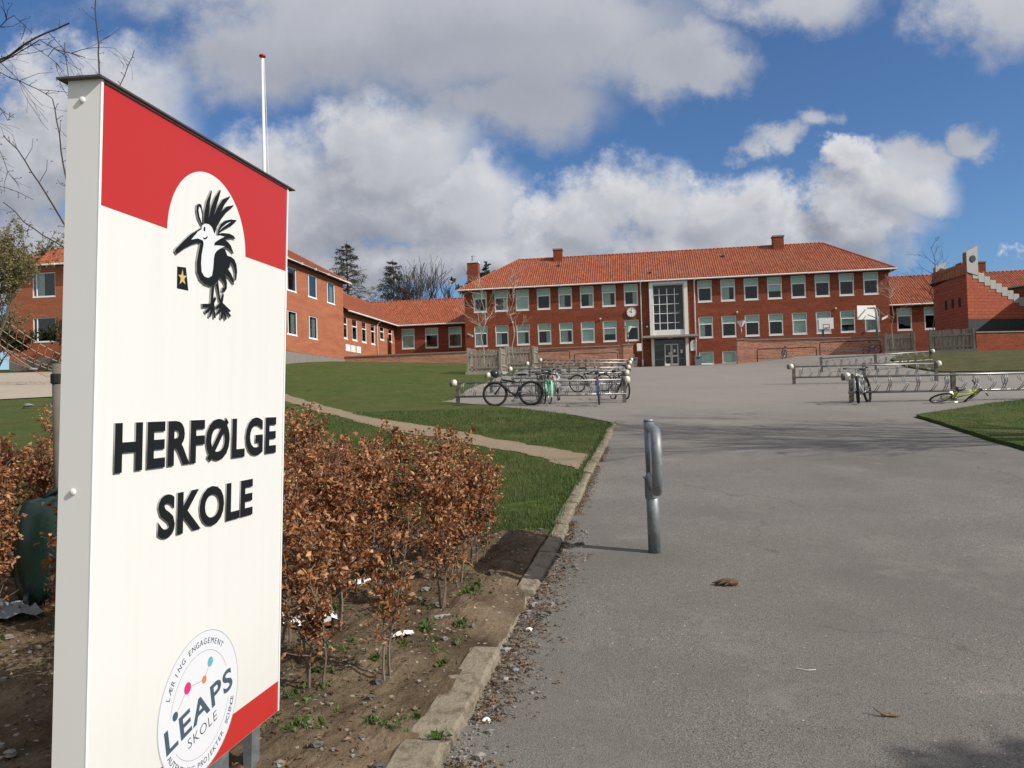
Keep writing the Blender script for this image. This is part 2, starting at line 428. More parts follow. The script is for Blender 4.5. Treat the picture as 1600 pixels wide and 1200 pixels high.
def galv():
    mt, n = mat('galvanised_steel'); o = oc(n)
    v = n('ShaderNodeTexVoronoi', {'Vector': o, 'Scale': 38.}); f = noisec(n, o, 9, 6)
    g = n('ShaderNodeSeparateColor', {0: v.outputs[1]}).outputs[0]
    c = n.mix(n.maprange(g, 0, 1, .2, .8), (.17, .19, .20), (.28, .30, .31)); c = n.mix(n.maprange(f, .55, .75, 0, .5), c, (.23, .24, .24))
    return fin(mt, n, c, n.maprange(f, .3, .7, .38, .6), .5, metal=.55)
M['galv'] = galv()
M['steel'] = plain('dull_steel', (.24, .24, .235), .4, metal=.7)
M['rail'] = plain('weathered_rail', (.26, .255, .24), .38, metal=.55, var=.4)
M['post'] = plain('tarred_post', (.13, .115, .10), .9, var=.4)
M['black'] = plain('black_plastic', (.018, .018, .02), .45)
M['rubber'] = plain('rubber', (.022, .021, .02), .85)
M['chrome'] = plain('bright_alloy', (.62, .62, .62), .3, metal=.8)
M['ball'] = plain('yellowed_white_plastic', (.66, .63, .53), .45, var=.08)
M['grey'] = plain('grey_plastic', (.20, .22, .24), .6)
M['slate'] = plain('dark_slate', (.035, .042, .048), .7, var=.3)
M['zinc'] = plain('zinc_sheet', (.33, .33, .31), .5, var=.12, scale=2)
M['blind'] = plain('green_blind', (.66, .84, .76), .9, var=.05)
M['curtain'] = plain('grey_curtain', (.62, .70, .66), .9, var=.1)
M['paper'] = plain('white_paper', (.72, .72, .70), .8, var=.08)
M['gold'] = plain('gold_print', (.55, .42, .16), .5)
M['red'] = plain('sign_red', (.44, .028, .024), .4, var=.02, spec=.3)
def signpaint():
    mt, n = mat('sign_cream'); o = oc(n)
    st = n('ShaderNodeTexNoise', {'Vector': n.vm('MULTIPLY', o, (22, 22, .9)), 'Scale': 1.0, 'Detail': 6}).outputs[0]
    sp = noisec(n, o, 85, 3); z = n('ShaderNodeSeparateXYZ', {0: o}).outputs[2]
    c = n.mix(n.maprange(st, .50, .74, 0, .16), (.68, .672, .638), (.56, .535, .475))
    c = n.mix(n.maprange(sp, .70, .78, 0, .35), c, (.40, .36, .28))
    g = n.math('MULTIPLY', n.maprange(z, -1.55, -2.0, 0, .35), noisec(n, o, 9, 6, .7)); c = n.mix(g, c, (.42, .36, .27))
    return fin(mt, n, c, n.maprange(st, .3, .7, .32, .46), .35)
M['cream'] = signpaint()
M['signgrey'] = plain('sign_aluminium', (.80, .79, .76), .4, var=.02)
M['cap'] = plain('cap_metal', (.10, .10, .095), .45, metal=.4)
M['ink'] = plain('black_letters', (.010, .011, .012), .6, var=.02, spec=.15)
M['lside'] = plain('letter_edge', (.30, .30, .30), .6)
M['emblemw'] = plain('emblem_white', (.66, .67, .68), .4, var=.03)
M['stick'] = plain('sticker_white', (.66, .665, .69), .35, var=.01)
M['navy'] = plain('print_slate_blue', (.055, .09, .125), .4)
M['pink'] = plain('print_pink', (.62, .03, .17), .4)
M['orange'] = plain('print_orange', (.60, .20, .06), .4)
M['aqua'] = plain('print_aqua', (.13, .36, .43), .4)
M['bark'] = plain('bark', (.11, .085, .062), .95, var=.35, scale=20)
M['barkgrey'] = plain('pale_birch_bark', (.34, .30, .24), .9, var=.3, scale=20)
M['twig'] = plain('dark_twigs', (.055, .042, .034), .9, var=.3, scale=20)
M['stem'] = plain('beech_stem', (.16, .125, .09), .9, var=.3, scale=30)
def leafm(name, cols, trans=.0):
    mt, n = mat(name)
    r = n('ShaderNodeNewGeometry').outputs['Random Per Island']
    c = n.ramp(r, [(i / (len(cols) - 1), c) for i, c in enumerate(cols)])
    f = noisec(n, oc(n), 60, 3); c = n.mix(n.maprange(f, .35, .7, 0, .35), c, tuple(x * .6 for x in cols[0]))
    b = n('ShaderNodeBsdfPrincipled', {'Base Color': c, 'Roughness': .55, 'Specular IOR Level': .35})
    t = n('ShaderNodeBsdfTranslucent', {'Color': c})
    mx = n('ShaderNodeMixShader', {0: .25, 1: b.outputs[0], 2: t.outputs[0]})
    n('ShaderNodeOutputMaterial', {0: mx.outputs[0]}); return mt
M['beech'] = leafm('copper_beech_leaf', [(.11, .038, .013), (.30, .105, .033), (.46, .20, .078), (.62, .37, .20)])
M['weed'] = leafm('green_weed', [(.035, .075, .012), (.07, .13, .025), (.11, .17, .045)])
M['blade'] = leafm('grass_blade', [(.024, .054, .008), (.048, .098, .015), (.075, .135, .024), (.15, .14, .05)])
M['litter'] = leafm('dead_leaf', [(.09, .05, .028), (.20, .12, .065), (.33, .23, .14)])
M['needle'] = leafm('larch_twig', [(.05, .045, .022), (.085, .07, .035), (.11, .10, .05)])
M['pine'] = leafm('evergreen', [(.012, .022, .008), (.025, .042, .014), (.045, .06, .02)])
M['willow'] = leafm('catkin_buds', [(.13, .12, .045), (.20, .17, .07), (.24, .21, .10)])
M['stone'] = leafm('pebble', [(.12, .11, .10), (.25, .23, .21), (.42, .39, .35)])


def glassm():
    mt, n = mat('window_glass')
    fr = n('ShaderNodeFresnel', {'IOR': 1.38}).outputs[0]
    nz = noisec(n, oc(n), 1.5, 3)
    g = n('ShaderNodeBsdfGlossy', {'Color': (.85, .88, .88, 1), 'Roughness': .03, 'Normal': n('ShaderNodeBump', {'Height': nz, 'Strength': .05, 'Distance': .05}).outputs[0]})
    t = n('ShaderNodeBsdfTransparent', {'Color': (.88, .92, .91, 1)})
    mx = n('ShaderNodeMixShader', {0: n.math('ADD', n.math('MULTIPLY', fr, .8), .01, clamp=True), 1: t.outputs[0], 2: g.outputs[0]})
    n('ShaderNodeOutputMaterial', {0: mx.outputs[0]}); return mt
M['glass'] = glassm()
def paint(name, col, rough=.3): M[name] = plain(name, col, rough, var=.03, spec=.5); return M[name]

# ------------------------------------------------------------------ ground
def frange(a, b, s):
    r = []; x = a
    while x < b - 1e-6: r.append(round(x, 4)); x += s
    return r
ROWS = [-30, -15, -6] + frange(-2, 13, .1) + frange(13, 30, .25) + frange(30, 62, 1.) + frange(62, 84, 2) + [90, 100, 120, 140, 200, 400, 900]


def sheet(name, mt, y0, y1, xl, xr, nx, off, noisef=None, skirt=0.0, edge=0.0, kind='structure'):
    rows = [y for y in ROWS if y0 <= y <= y1]; mb = MB(); grid = []
    for y in rows:
        a = xl(y); b = xr(y)
        if edge:
            a += edge * (mn.noise(Vector((y * 1.7, 3.3, off * 99))) + .6 * mn.noise(Vector((y * 6, 7.3, 1)))); b += edge * (mn.noise(Vector((y * 1.7, 9.3, off * 99))) + .6 * mn.noise(Vector((y * 6, 1.3, 5))))
        if b < a: b = a
        line = []
        for i in range(nx + 1):
            x = a + (b - a) * i / nx
            z = Hh(x, y) + off + (noisef(x, y) if noisef else 0)
            line.append((x, y, z))
        if skirt: line = [(line[0][0], y, line[0][2] - skirt)] + line + [(line[-1][0], y, line[-1][2] - skirt)]
        grid.append(line)
    w = len(grid[0]); mb.v = [p for l in grid for p in l]
    for j in range(len(grid) - 1):
        for i in range(w - 1):
            k = j * w + i; mb.f.append((k, k + 1, k + w + 1, k + w)); mb.uv.append([(0, 0)] * 4); mb.mi.append(0)
    if skirt:
        for j, s in ((0, 1), (len(grid) - 1, -1)):
            for i in range(1, w - 2):
                p = grid[j][i]; q = grid[j][i + 1]
                f = [(p[0], p[1], p[2] - skirt), (q[0], q[1], q[2] - skirt), q, p]; mb.face(f if s > 0 else f[::-1])
    return tag(mb.build(name, mt), kind=kind)


def ground_base():
    xs = [-900, -300, -120, -70] + frange(-44, 44, 1.5) + [44, 60, 90, 150, 400, 900]
    mb = MB()
    for y in ROWS:
        for x in xs: mb.v.append((x, y, Hh(x, y)))
    w = len(xs)
    for j in range(len(ROWS) - 1):
        for i in range(w - 1):
            k = j * w + i; mb.f.append((k, k + 1, k + w + 1, k + w)); mb.uv.append([(0, 0)] * 4); mb.mi.append(0)
    tag(mb.build('ground', M['lawn']), kind='structure')
ground_base()

KO = [(-5, -1.3), (0, -.88), (3.14, -.29), (3.45, -.22), (3.77, -.16), (4.43, -.04), (5.31, .13), (6.61, .39), (8.23, .67), (10.63, 1.09), (17.21, 2.28)]
KY = [p[0] for p in KO]; KX = [p[1] for p in KO]
def kerbx(y): return interp(y, KY, KX)
LY = [17.2, 19.76, 23.19, 26.0, 26.8, 27.5, 33.8, 39.6, 45.5, 55, 67, 78]; LX = [2.28, 1.58, -.02, -1.81, -2.5, -2.1, -1.9, -1.1, 0, 2.5, 9.2, 11]
def roadl(y): return kerbx(y) - .12 if y <= 17.2 else interp(y, LY, LX)
RY = [-5, 0, 11.2, 12.53, 14.5, 16.8, 17.8, 19.26, 20.3, 21.5, 33, 34.5, 36, 40, 45, 50, 60, 78]; RX = [6, 6.3, 7.24, 7.5, 8.0, 8.52, 9.8, 11.56, 13.2, 28, 28, 21.5, 19.6, 20, 21.6, 25, 30, 31]
def roadr(y): return interp(y, RY, RX)
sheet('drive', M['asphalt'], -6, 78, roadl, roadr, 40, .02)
# lawn on the left of the drive, one kerb height above it
def bedfar(x): return 6.75 - .30 * min(0, x) + .22 * mn.noise(Vector((x * 2.2, 0, 0))) + .1 * mn.noise(Vector((x * 9, 4, 0)))
def lawnl(y): return -60
def lawnr(y): return kerbx(y) - .125 if y <= 16.5 else roadl(y) - .1 - .15 * sm(y - 16.5)
sheet('lawn', M['lawn'], 6.4, 66, lawnl, lawnr, 70, .058, skirt=.12, edge=.03)
sheet('side_lawn', M['lawn'], -2, 21, lambda y: roadr(y) + .05, lambda y: 40, 30, .075, skirt=.1, edge=.05)
sheet('bank', M['bank'], 33, 62, lambda y: roadr(y) + .1, lambda y: 75, 30, .09, skirt=.14, edge=.12)
PLY = [10.3, 11.6, 13.4, 15.8, 18.9, 25, 29, 36]; PLX = [.80, .44, -.68, -2.08, -3.71, -6.5, -8.4, -12]
PUY = [10.3, 11.75, 13.9, 16.5, 20.6, 24.7, 33.5, 36]; PUX = [.90, 1.13, -.03, -1.37, -3.87, -5.65, -9.7, -11.2]
sheet('path', M['path'], 10.3, 36, lambda y: interp(y, PLY, PLX), lambda y: interp(y, PUY, PUX), 8, .066, edge=.12)
SY = [33.5, 36.5, 38, 44, 52, 55]; 
sheet('gravel_yard', M['gravel'], 34, 55, lambda y: -60, lambda y: interp(y, SY, [-24, -17, -17, -18, -20, -22]), 20, .10, edge=.4)


def bednoise(x, y):
    e = min(1, max(0, (kerbx(y) - x) / .35))
    e *= 1 if y < bedfar(x) else .0
    return -.07 * sm((y - bedfar(x)) / .12) + (.05 * mn.noise(Vector((x * 1.6, y * 1.6, 0))) + .03 * mn.noise(Vector((x * 6, y * 6, 1))) + .014 * mn.noise(Vector((x * 19, y * 19, 2)))) * (.3 + .7 * e) + .035 * e
def bedr(y):
    b = kerbx(y) - .125 - .055 * sm((5 - y) / 2)
    if 3.95 < y < 5.3: b += .11 * sm((y - 3.95) / .2) * sm((5.3 - y) / .3) + .05 * mn.noise(Vector((y * 6, 1, 0)))      # earth washed over the kerb
    if y < 3.95: b += .03 + .04 * mn.noise(Vector((y * 4, 2, 0)))
    return b
sheet('planting_bed', M['soil'], -2, 8.2, lambda y: -7, bedr, 260, .066, noisef=bednoise, skirt=.12, edge=.02)


def kerbs():
    mb = MB(); ys = []; y = -1.5
    rnd = random.Random(3)
    while y < 17.0:
        L = .98 if y > 3 else .78
        if True:
            sunk = -.035 if 4.0 < y < 4.95 else 0
            a = y + .012; b = min(y + L - .012, 17.1)
            dz = rnd.uniform(-.015, .012) + sunk; dx = rnd.uniform(-.015, .015); n = 14
            ring = []
            for i in range(n + 1):
                t = a + (b - a) * i / n; x = kerbx(t) + dx; z = Hh(x, t) + .02 + dz
                w = .012 if i in (0, n) else 0
                j = lambda s: .011 * mn.noise(Vector((t * 9, s, a)))
                KW = .135 + .06 * sm((5 - t) / 2); ring.append([(x + j(1), t, z - .05), (x - .004 + j(2) * 1.5, t, z + .034), (x - .018 + j(6), t, z + .050 + j(3) - w), (x - KW + .02 + j(4), t, z + .058 + j(5) - w), (x - KW + j(7), t, z + .04), (x - KW, t, z - .05)])
            for i in range(n):
                for k in range(5): mb.face([ring[i][k], ring[i][k + 1], ring[i + 1][k + 1], ring[i + 1][k]][::-1])
            mb.face([ring[0][k] for k in range(6)][::-1] if False else [ring[0][k] for k in range(6)]); mb.face([ring[-1][k] for k in range(6)][::-1])
        y += L
    tag(mb.build('kerb', M['kerb']), kind='structure')
kerbs()

# ------------------------------------------------------------------ building kit (school axes: x along the front, y away, z up)
def wall(mb, p, q, z0, z1, holes=(), depth=.14, u0=0.):
    """vertical wall p->q, outward side is on the right hand of p->q; holes (s0,s1,za,zb)"""
    p = Vector((p[0], p[1], 0)); q = Vector((q[0], q[1], 0)); d = (q - p); L = d.length; d.normalize()
    nrm = Vector((d.y, -d.x, 0))
    xs = sorted(set([0, L] + [h[0] for h in holes] + [h[1] for h in holes])); zs = sorted(set([z0, z1] + [h[2] for h in holes] + [h[3] for h in holes]))
    P = lambda s, z, o=0.: p + d * s - nrm * o + Vector((0, 0, z))
    for i in range(len(xs) - 1):
        for j in range(len(zs) - 1):
            cx = (xs[i] + xs[i + 1]) / 2; cz = (zs[j] + zs[j + 1]) / 2
            if any(h[0] < cx < h[1] and h[2] < cz < h[3] for h in holes): continue
            a, b, c, e = xs[i], xs[i + 1], zs[j], zs[j + 1]
            mb.face([P(a, c), P(b, c), P(b, e), P(a, e)], [(a + u0, c), (b + u0, c), (b + u0, e), (a + u0, e)])
    for (a, b, c, e) in holes:
        for f, uvq in (([P(a, c), P(a, e), P(a, e, depth), P(a, c, depth)], [(0, c), (0, e), (depth, e), (depth, c)]), ([P(b, c), P(b, c, depth), P(b, e, depth), P(b, e)], [(0, c), (depth, c), (depth, e), (0, e)]),
                  ([P(a, e), P(b, e), P(b, e, depth), P(a, e, depth)], [(a, 0), (b, 0), (b, depth), (a, depth)]), ([P(a, c), P(a, c, depth), P(b, c, depth), P(b, c)], [(a, 0), (a, depth), (b, depth), (b, 0)])):
            mb.face(f, uvq)


WIN = {}
def win_mesh(w, h, style, fill):
    """meshes for a window whose origin is its bottom-left outer corner; x right, y inwards, z up"""
    key = (w, h, style, fill)
    if key in WIN: return WIN[key]
    F = MB(); t = .065; y0, y1 = .015, .09
    F.box(0, w, -.05, .11, -.045, .028)                                  # sill
    F.box(0, t, y0, y1, .028, h); F.box(w - t, w, y0, y1, .028, h); F.box(t, w - t, y0, y1, h - t, h); F.box(t, w - t, y0, y1, .028, .028 + t)
    panes = MB(); yb = .05
    if style in ('T', 'N'):
        zt = h * .655
        F.box(t, w - t, y0 - .012, y1, zt - .05, zt + .04)
        s = .05                                                             # opening sash
        F.box(t, t + s, y0 - .02, y0 + .03, .028 + t, zt - .05); F.box(w - t - s, w - t, y0 - .02, y0 + .03, .028 + t, zt - .05)
        F.box(t + s, w - t - s, y0 - .02, y0 + .03, .028 + t, .028 + t + s)
        panes.box(t, w - t, yb, yb + .008, .1, zt); panes.box(t, w - t, yb, yb + .008, zt + .04, h - t)
    elif style == 'S':
        F.box(w * .16, w * .16 + .06, y0 - .012, y1, .028 + t, h - t); panes.box(t, w - t, yb, yb + .008, .09, h - t)
    else:
        panes.box(t, w - t, yb, yb + .008, .09, h - t)
    B = None; Cn = None
    if style == 'T':
        B = MB().box(t, w - t, .16, .165, h * .665, h - .04)
    elif style == 'B':
        B = MB().box(t, w - t, .10, .105, .06, h - .04)
    def folds(x0, x1, z0, z1, y=.2):
        c = MB(); n = max(4, int((x1 - x0) / .05)); pts = [(x0 + (x1 - x0) * i / n, y + .03 * math.sin(i * 1.9)) for i in range(n + 1)]
        for i in range(n): c.face([(pts[i][0], pts[i][1], z0), (pts[i + 1][0], pts[i + 1][1], z0), (pts[i + 1][0], pts[i + 1][1], z1), (pts[i][0], pts[i][1], z1)])
        return c
    zt = h * .65 if style in ('T', 'N') else h - .05
    if fill == 'full': B.box(t, w - t, .13, .135, .06, zt - .02) if B else None
    if fill == 'half': B.box(t, w - t, .13, .135, zt * .55, zt - .02)
    if fill == 'left': Cn = folds(t, w * .45, .05, zt)
    if fill == 'right': Cn = folds(w * .62, w - t, .05, zt)
    if fill == 'both':
        Cn = folds(t, w * .62, .05, zt)
    if fill == 'all': Cn = folds(t, w - t, .05, zt)
    r = (F.mesh('window_frame', M['white']), panes.mesh('window_pane', M['glass']), B.mesh('window_blind', M['blind']) if B else None, Cn.mesh('window_curtain', M['curtain']) if Cn else None)
    WIN[key] = r; return r


def window(parent, x, y, z, ang, w, h, style='T', fill='none'):
    f, p, b, c = win_mesh(w, h, style, fill)
    o = link('window', f, parent, (x, y, z), (0, 0, ang))
    link('pane', p, o)
    if b: link('blind', b, o)
    if c: link('curtain', c, o)
    return o


def roof_face(mb, poly, rib=.215, amp=.045):
    """ribbed pantile slope over a convex planar polygon whose first edge is the eave"""
    poly = [Vector(p) for p in poly]; o = poly[0]; ex = (poly[1] - poly[0]).normalized()
    n = None
    for k in range(2, len(poly)):
        n = ex.cross(poly[k] - o)
        if n.length > 1e-6: break
    n.normalize()
    if n.z < 0: n = -n
    ey = n.cross(ex)
    if (poly[2] - o).dot(ey) < 0: ey = -ey
    q = [((v - o).dot(ex), (v - o).dot(ey)) for v in poly]
    smin = min(a for a, b in q); smax = max(a for a, b in q)
    def rng(s):
        ts = []
        for i in range(len(q)):
            (a, b), (c, d) = q[i], q[(i + 1) % len(q)]
            if abs(a - c) < 1e-9:
                if abs(s - a) < 1e-6: ts += [b, d]
            elif min(a, c) - 1e-9 <= s <= max(a, c) + 1e-9: ts.append(b + (d - b) * (s - a) / (c - a))
        return (min(ts), max(ts)) if ts else (0, 0)
    prof = [(0, 0.), (.16, .55), (.36, 1.), (.58, .85), (.78, .2), (.9, -.15)]
    ss = []
    k = math.floor(smin / rib)
    while k * rib < smax:
        for f, a in prof:
            s = (k + f) * rib
            if smin < s < smax: ss.append((s, a))
        k += 1
    ss = [(smin + 1e-5, 0)] + ss + [(smax - 1e-5, 0)]
    prev = None
    for s, a in ss:
        lo, hi = rng(s); cur = (s, lo, hi, a * amp)
        if prev:
            A = lambda s_, t_, h_: o + ex * s_ + ey * t_ + n * h_
            mb.face([A(prev[0], prev[1], prev[3]), A(s, lo, cur[3]), A(s, hi, cur[3]), A(prev[0], prev[2], prev[3])],
                    [(prev[0] + 50, prev[1] + 9), (s + 50, lo + 9), (s + 50, hi + 9), (prev[0] + 50, prev[2] + 9)])
        prev = cur


def ridge(mb, p, q, r=.10):
    p = Vector(p); q = Vector(q); n = max(2, int((q - p).length / .38))
    for i in range(n):
        a = p.lerp(q, i / n); b = p.lerp(q, (i + 1.08) / n)
        mb.tube([a, b], [r * 1.08, r * .94], 8)


def roofpart(parent, faces, ridges, name='roof'):
    mb = MB()
    for f in faces: roof_face(mb, f)
    o = mb.build(name, M['tiles'], parent)
    rb = MB()
    for a, b in ridges: ridge(rb, a, b)
    rb.build('ridge_tiles', M['tiles'], o, smooth=True)
    return o


def gutter_run(parent, pts, name='gutter'):
    mb = MB(); mb.tube(pts, .075, 8)
    for i in range(len(pts) - 1):
        a = Vector(pts[i]); b = Vector(pts[i + 1]); d = (b - a).normalized(); n = int((b - a).length / 2.4)
        for k in range(1, n): c = a.lerp(b, k / n); mb.obox(c, d * .025, Vector((0, 0, .085)), d.cross(Vector((0, 0, 1))) * .085)
    return mb.build(name, M['gutter'], parent, smooth=False)


def chimney(parent, x0, x1, y0, y1, z0, z1, name='chimney', cap='coping', pot=0):
    mb = MB(); wall(mb, (x0, y0), (x1, y0), z0, z1); wall(mb, (x1, y0), (x1, y1), z0, z1); wall(mb, (x1, y1), (x0, y1), z0, z1); wall(mb, (x0, y1), (x0, y0), z0, z1)
    o = mb.build(name, M['brick'], parent)
    c = MB().box(x0 - .06, x1 + .06, y0 - .06, y1 + .06, z1, z1 + .14); c.build('chimney_cap', M[cap], o)
    if pot: MB().lathe([(.17, z1 + .14), (.17, z1 + .14 + pot), (.22, z1 + .16 + pot), (.22, z1 + .22 + pot), (.05, z1 + .34 + pot)], 14, ((x0 + x1) / 2, (y0 + y1) / 2, 0)).build('flue', M['chrome'], o)
    return o


def downpipe(parent, x, y, z0, z1, bend=True, dirn=(0, -1)):
    pts = [(x, y, z0), (x, y, z1 - .45)]
    if bend: pts += [(x + dirn[0] * .12, y + dirn[1] * .12, z1 - .25), (x + dirn[0] * .38, y + dirn[1] * .38, z1 - .05), (x + dirn[0] * .38, y + dirn[1] * .38, z1)]
    mb = MB().tube(pts, .055, 8)
    z = z0 + .5
    while z < z1 - .5: mb.lathe([(.07, z), (.07, z + .06)], 8, (x, y, 0)); z += 1.8
    mb.lathe([(.075, z0 - .02), (.075, z0 + .7)], 8, (x, y, 0))
    return mb.build('downpipe', M['gutter'], parent, smooth=True)


# ------------------------------------------------------------------ main building
EAV, RDG, LEN, DEP = 12.62, 16.4, 38.95, 11.0
def main_building():
    b = empty('school_building', sch(0, 0, 0), -YAW)
    tag(b, 'long two storey red brick school with the glazed white framed entrance in its middle', 'school')
    FL = ['none', 'right', 'full', 'none', 'left', 'right', 'both', 'right', 'none', 'both', 'none', 'half', 'none', 'none', 'none', 'none']
    FD = ['both', 'left', 'both', 'right', 'both', 'full', 'half', 'none', 'left', 'none', 'none', 'none', 'full', 'full', 'half', 'all']
    ups = [.9 + 2.07 * i for i in range(8)] + [22.18 + 2.086 * i for i in range(8)]
    W = 1.3
    holes = [(x, x + W, 10.5, 12.52) for x in ups] + [(x, x + W, 7.16, 9.14) for x in ups]
    holes += [(22.15, 23.47, 4.72, 5.87), (24.24, 25.5, 4.72, 5.87), (15.0, 16.2, 4.72, 5.9)]
    holes += [(17.98, 20.98, 4.62, 7.25), (17.98, 20.98, 8.05, 12.4)]
    mb = MB()
    wall(mb, (0, 0), (LEN, 0), 3.5, EAV, holes, depth=.16)
    wall(mb, (LEN, 0), (LEN, DEP), 3.5, EAV); wall(mb, (LEN, DEP), (0, DEP), 3.5, EAV); wall(mb, (0, DEP), (0, 0), 3.5, EAV)
    mb.build('wall', M['brick'], b)
    room = MB()                                                # plastered rooms behind the windows: back wall, floors, cross walls
    room.box(.4, LEN - .4, 4.0, 4.1, 4.2, 12.6)
    for z in (6.3, 9.9, 12.8): room.box(.3, LEN - .3, .35, 4.0, z - .12, z - .02)
    for x in (4.8, 9.0, 15.0, 17.4, 21.6, 27.9, 34.2): room.box(x - .06, x + .06, .35, 4.0, 4.3, 12.6)
    room.build('interior', M['room'], b)
    for i, x in enumerate(ups):
        window(b, x, .03, 10.5, 0, W, 2.02, 'T', FL[i]); window(b, x, .03, 7.16, 0, W, 1.98, 'T', FD[i])
    window(b, 22.15, .03, 4.72, 0, 1.32, 1.15, 'B'); window(b, 24.24, .03, 4.72, 0, 1.26, 1.15, 'B'); window(b, 15.0, .03, 4.72, 0, 1.2, 1.18, 'P')
    # roof
    o = .5; e = EAV + .1; x0, x1, y0, y1 = -o, LEN + o, -o, DEP + o; rl, rr, ym = 4.65, 34.64, DEP / 2
    A, B, Cc, D, P, Q = (x0, y0, e), (x1, y0, e), (x1, y1, e), (x0, y1, e), (rl, ym, RDG), (rr, ym, RDG)
    roof = roofpart(b, [[A, B, Q, P], [B, Cc, Q], [Cc, D, P, Q], [D, A, P]], [(P, Q), (A, P), (B, Q), (Cc, Q), (D, P)])
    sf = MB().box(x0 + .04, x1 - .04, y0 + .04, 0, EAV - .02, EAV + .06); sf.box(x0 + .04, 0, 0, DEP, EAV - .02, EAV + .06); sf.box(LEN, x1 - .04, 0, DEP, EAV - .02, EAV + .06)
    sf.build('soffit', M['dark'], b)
    gutter_run(b, [(x0 - .05, y1, e - .07), (x0 - .05, y0 - .06, e - .07), (x1 + .05, y0 - .06, e - .07), (x1 + .05, y1, e - .07)])
    for x, z in ((9.0, 15.2), (17.9, 13.6), (25.0, 15.3)):
        t = (z - e) / (RDG - e); y = y0 + (ym - y0) * t
        MB().obox((x, y - .05, z + .1), (.1, 0, 0), (0, .16, .1), (0, -.05, .08)).build('roof_vent', M['cap'], roof)
    chimney(b, 8.35, 9.25, 4.6, 5.5, 15.2, 17.05); chimney(b, 29.9, 30.9, 4.6, 5.5, 15.2, 17.1)
    c = chimney(b, -.2, .9, 2.6, 3.6, 12.6, 15.85, cap='whitedirty', pot=.55)
    # entrance
    fr = MB(); fr.box(17.72, 18.06, -.34, .0, 7.46, 12.55); fr.box(20.90, 21.24, -.34, .0, 7.46, 12.55); fr.box(18.06, 20.90, -.34, .0, 12.32, 12.55)
    fr.box(18.06, 20.90, -.22, .0, 7.46, 8.05)
    fr.box(17.78, 18.06, -.30, .25, 4.6, 7.24); fr.box(20.92, 21.2, -.30, .25, 4.6, 7.24)
    ent = fr.build('entrance_surround', M['whitedirty'], b)
    cn = MB().box(17.0, 21.95, -1.75, .0, 7.26, 7.40); cn.box(17.04, 21.91, -1.71, -.02, 7.40, 7.44); cn.build('canopy', M['concrete'], b)
    MB().obox((19.5, -.9, 7.235), (.22, 0, 0), (0, .22, 0), (0, 0, .022)).build('canopy_lamp', M['white'], ent)
    st = MB().box(18.06, 20.9, .04, .14, 8.05, 12.32)
    st.v = []; st.f = []; st.uv = []; st.mi = []
    for x in (18.66, 19.36, 20.06): st.box(x - .028, x + .028, -.03, .04, 8.05, 11.95)
    for z in (8.72, 9.6, 10.48, 11.36): st.box(18.06, 20.45, -.02, .05, z - .026, z + .026)
    st.box(18.06, 18.13, .02, .1, 8.05, 12.32); st.box(20.83, 20.9, .02, .1, 8.05, 12.32); st.box(18.13, 20.83, .02, .1, 12.25, 12.32)
    big = st.build('stair_window', M['white'], b)
    MB().box(18.1, 20.86, .055, .065, 8.06, 12.3).build('pane', M['glass'], big)
    dr = MB()
    for x in (18.06, 18.98, 19.62, 20.28, 20.82): dr.box(x - .035, x + .035, .14, .22, 4.64, 6.75)
    dr.box(18.06, 20.9, .14, .22, 6.72, 6.80); dr.box(18.06, 20.9, .13, .23, 4.62, 4.70)
    for x0_, x1_ in ((18.1, 18.94), (20.32, 20.8)): dr.box(x0_, x1_, .15, .21, 5.3, 5.37)
    screen = dr.build('entrance_screen', M['grey'], b)
    MB().box(18.08, 20.88, .175, .185, 6.8, 7.24).box(18.08, 18.96, .175, .185, 4.7, 6.72).box(20.3, 20.86, .175, .185, 4.7, 6.72).build('pane', M['glass'], screen)
    for i, x in enumerate((19.02, 19.65)):
        d = MB(); w = .6
        d.box(0, .07, -.03, .03, 0, 2.02); d.box(w - .07, w, -.03, .03, 0, 2.02); d.box(.07, w - .07, -.03, .03, 1.95, 2.02); d.box(.07, w - .07, -.03, .03, 0, .2); d.box(.07, w - .07, -.03, .03, .85, .97)
        door = d.build('door', M['white'], b, (x, .17, 4.70))
        MB().box(.07, w - .07, -.005, .005, .2, .85).box(.07, w - .07, -.005, .005, .97, 1.95).build('pane', M['glass'], door)
        hx = .5 if i == 0 else .1
        MB().tube([(hx, -.03, .95), (hx, -.08, .98), (hx, -.08, 1.3), (hx, -.03, 1.33)], .012, 6).build('handle', M['steel'], door)
    for x, z, w, h in ((19.82, 5.95, .2, .28), (20.45, 5.85, .22, .32), (19.35, 5.75, .3, .2)): 
        MB().box(x, x + w, .12, .128, z, z + h).build('notice', M['paper'], b)
    downpipe(b, 16.95, -.09, 4.62, EAV); downpipe(b, 22.0 - .12, -.09, 4.62, EAV)
    return b
main = main_building()


def on_main(x, y, z): return sch(x, y, z)


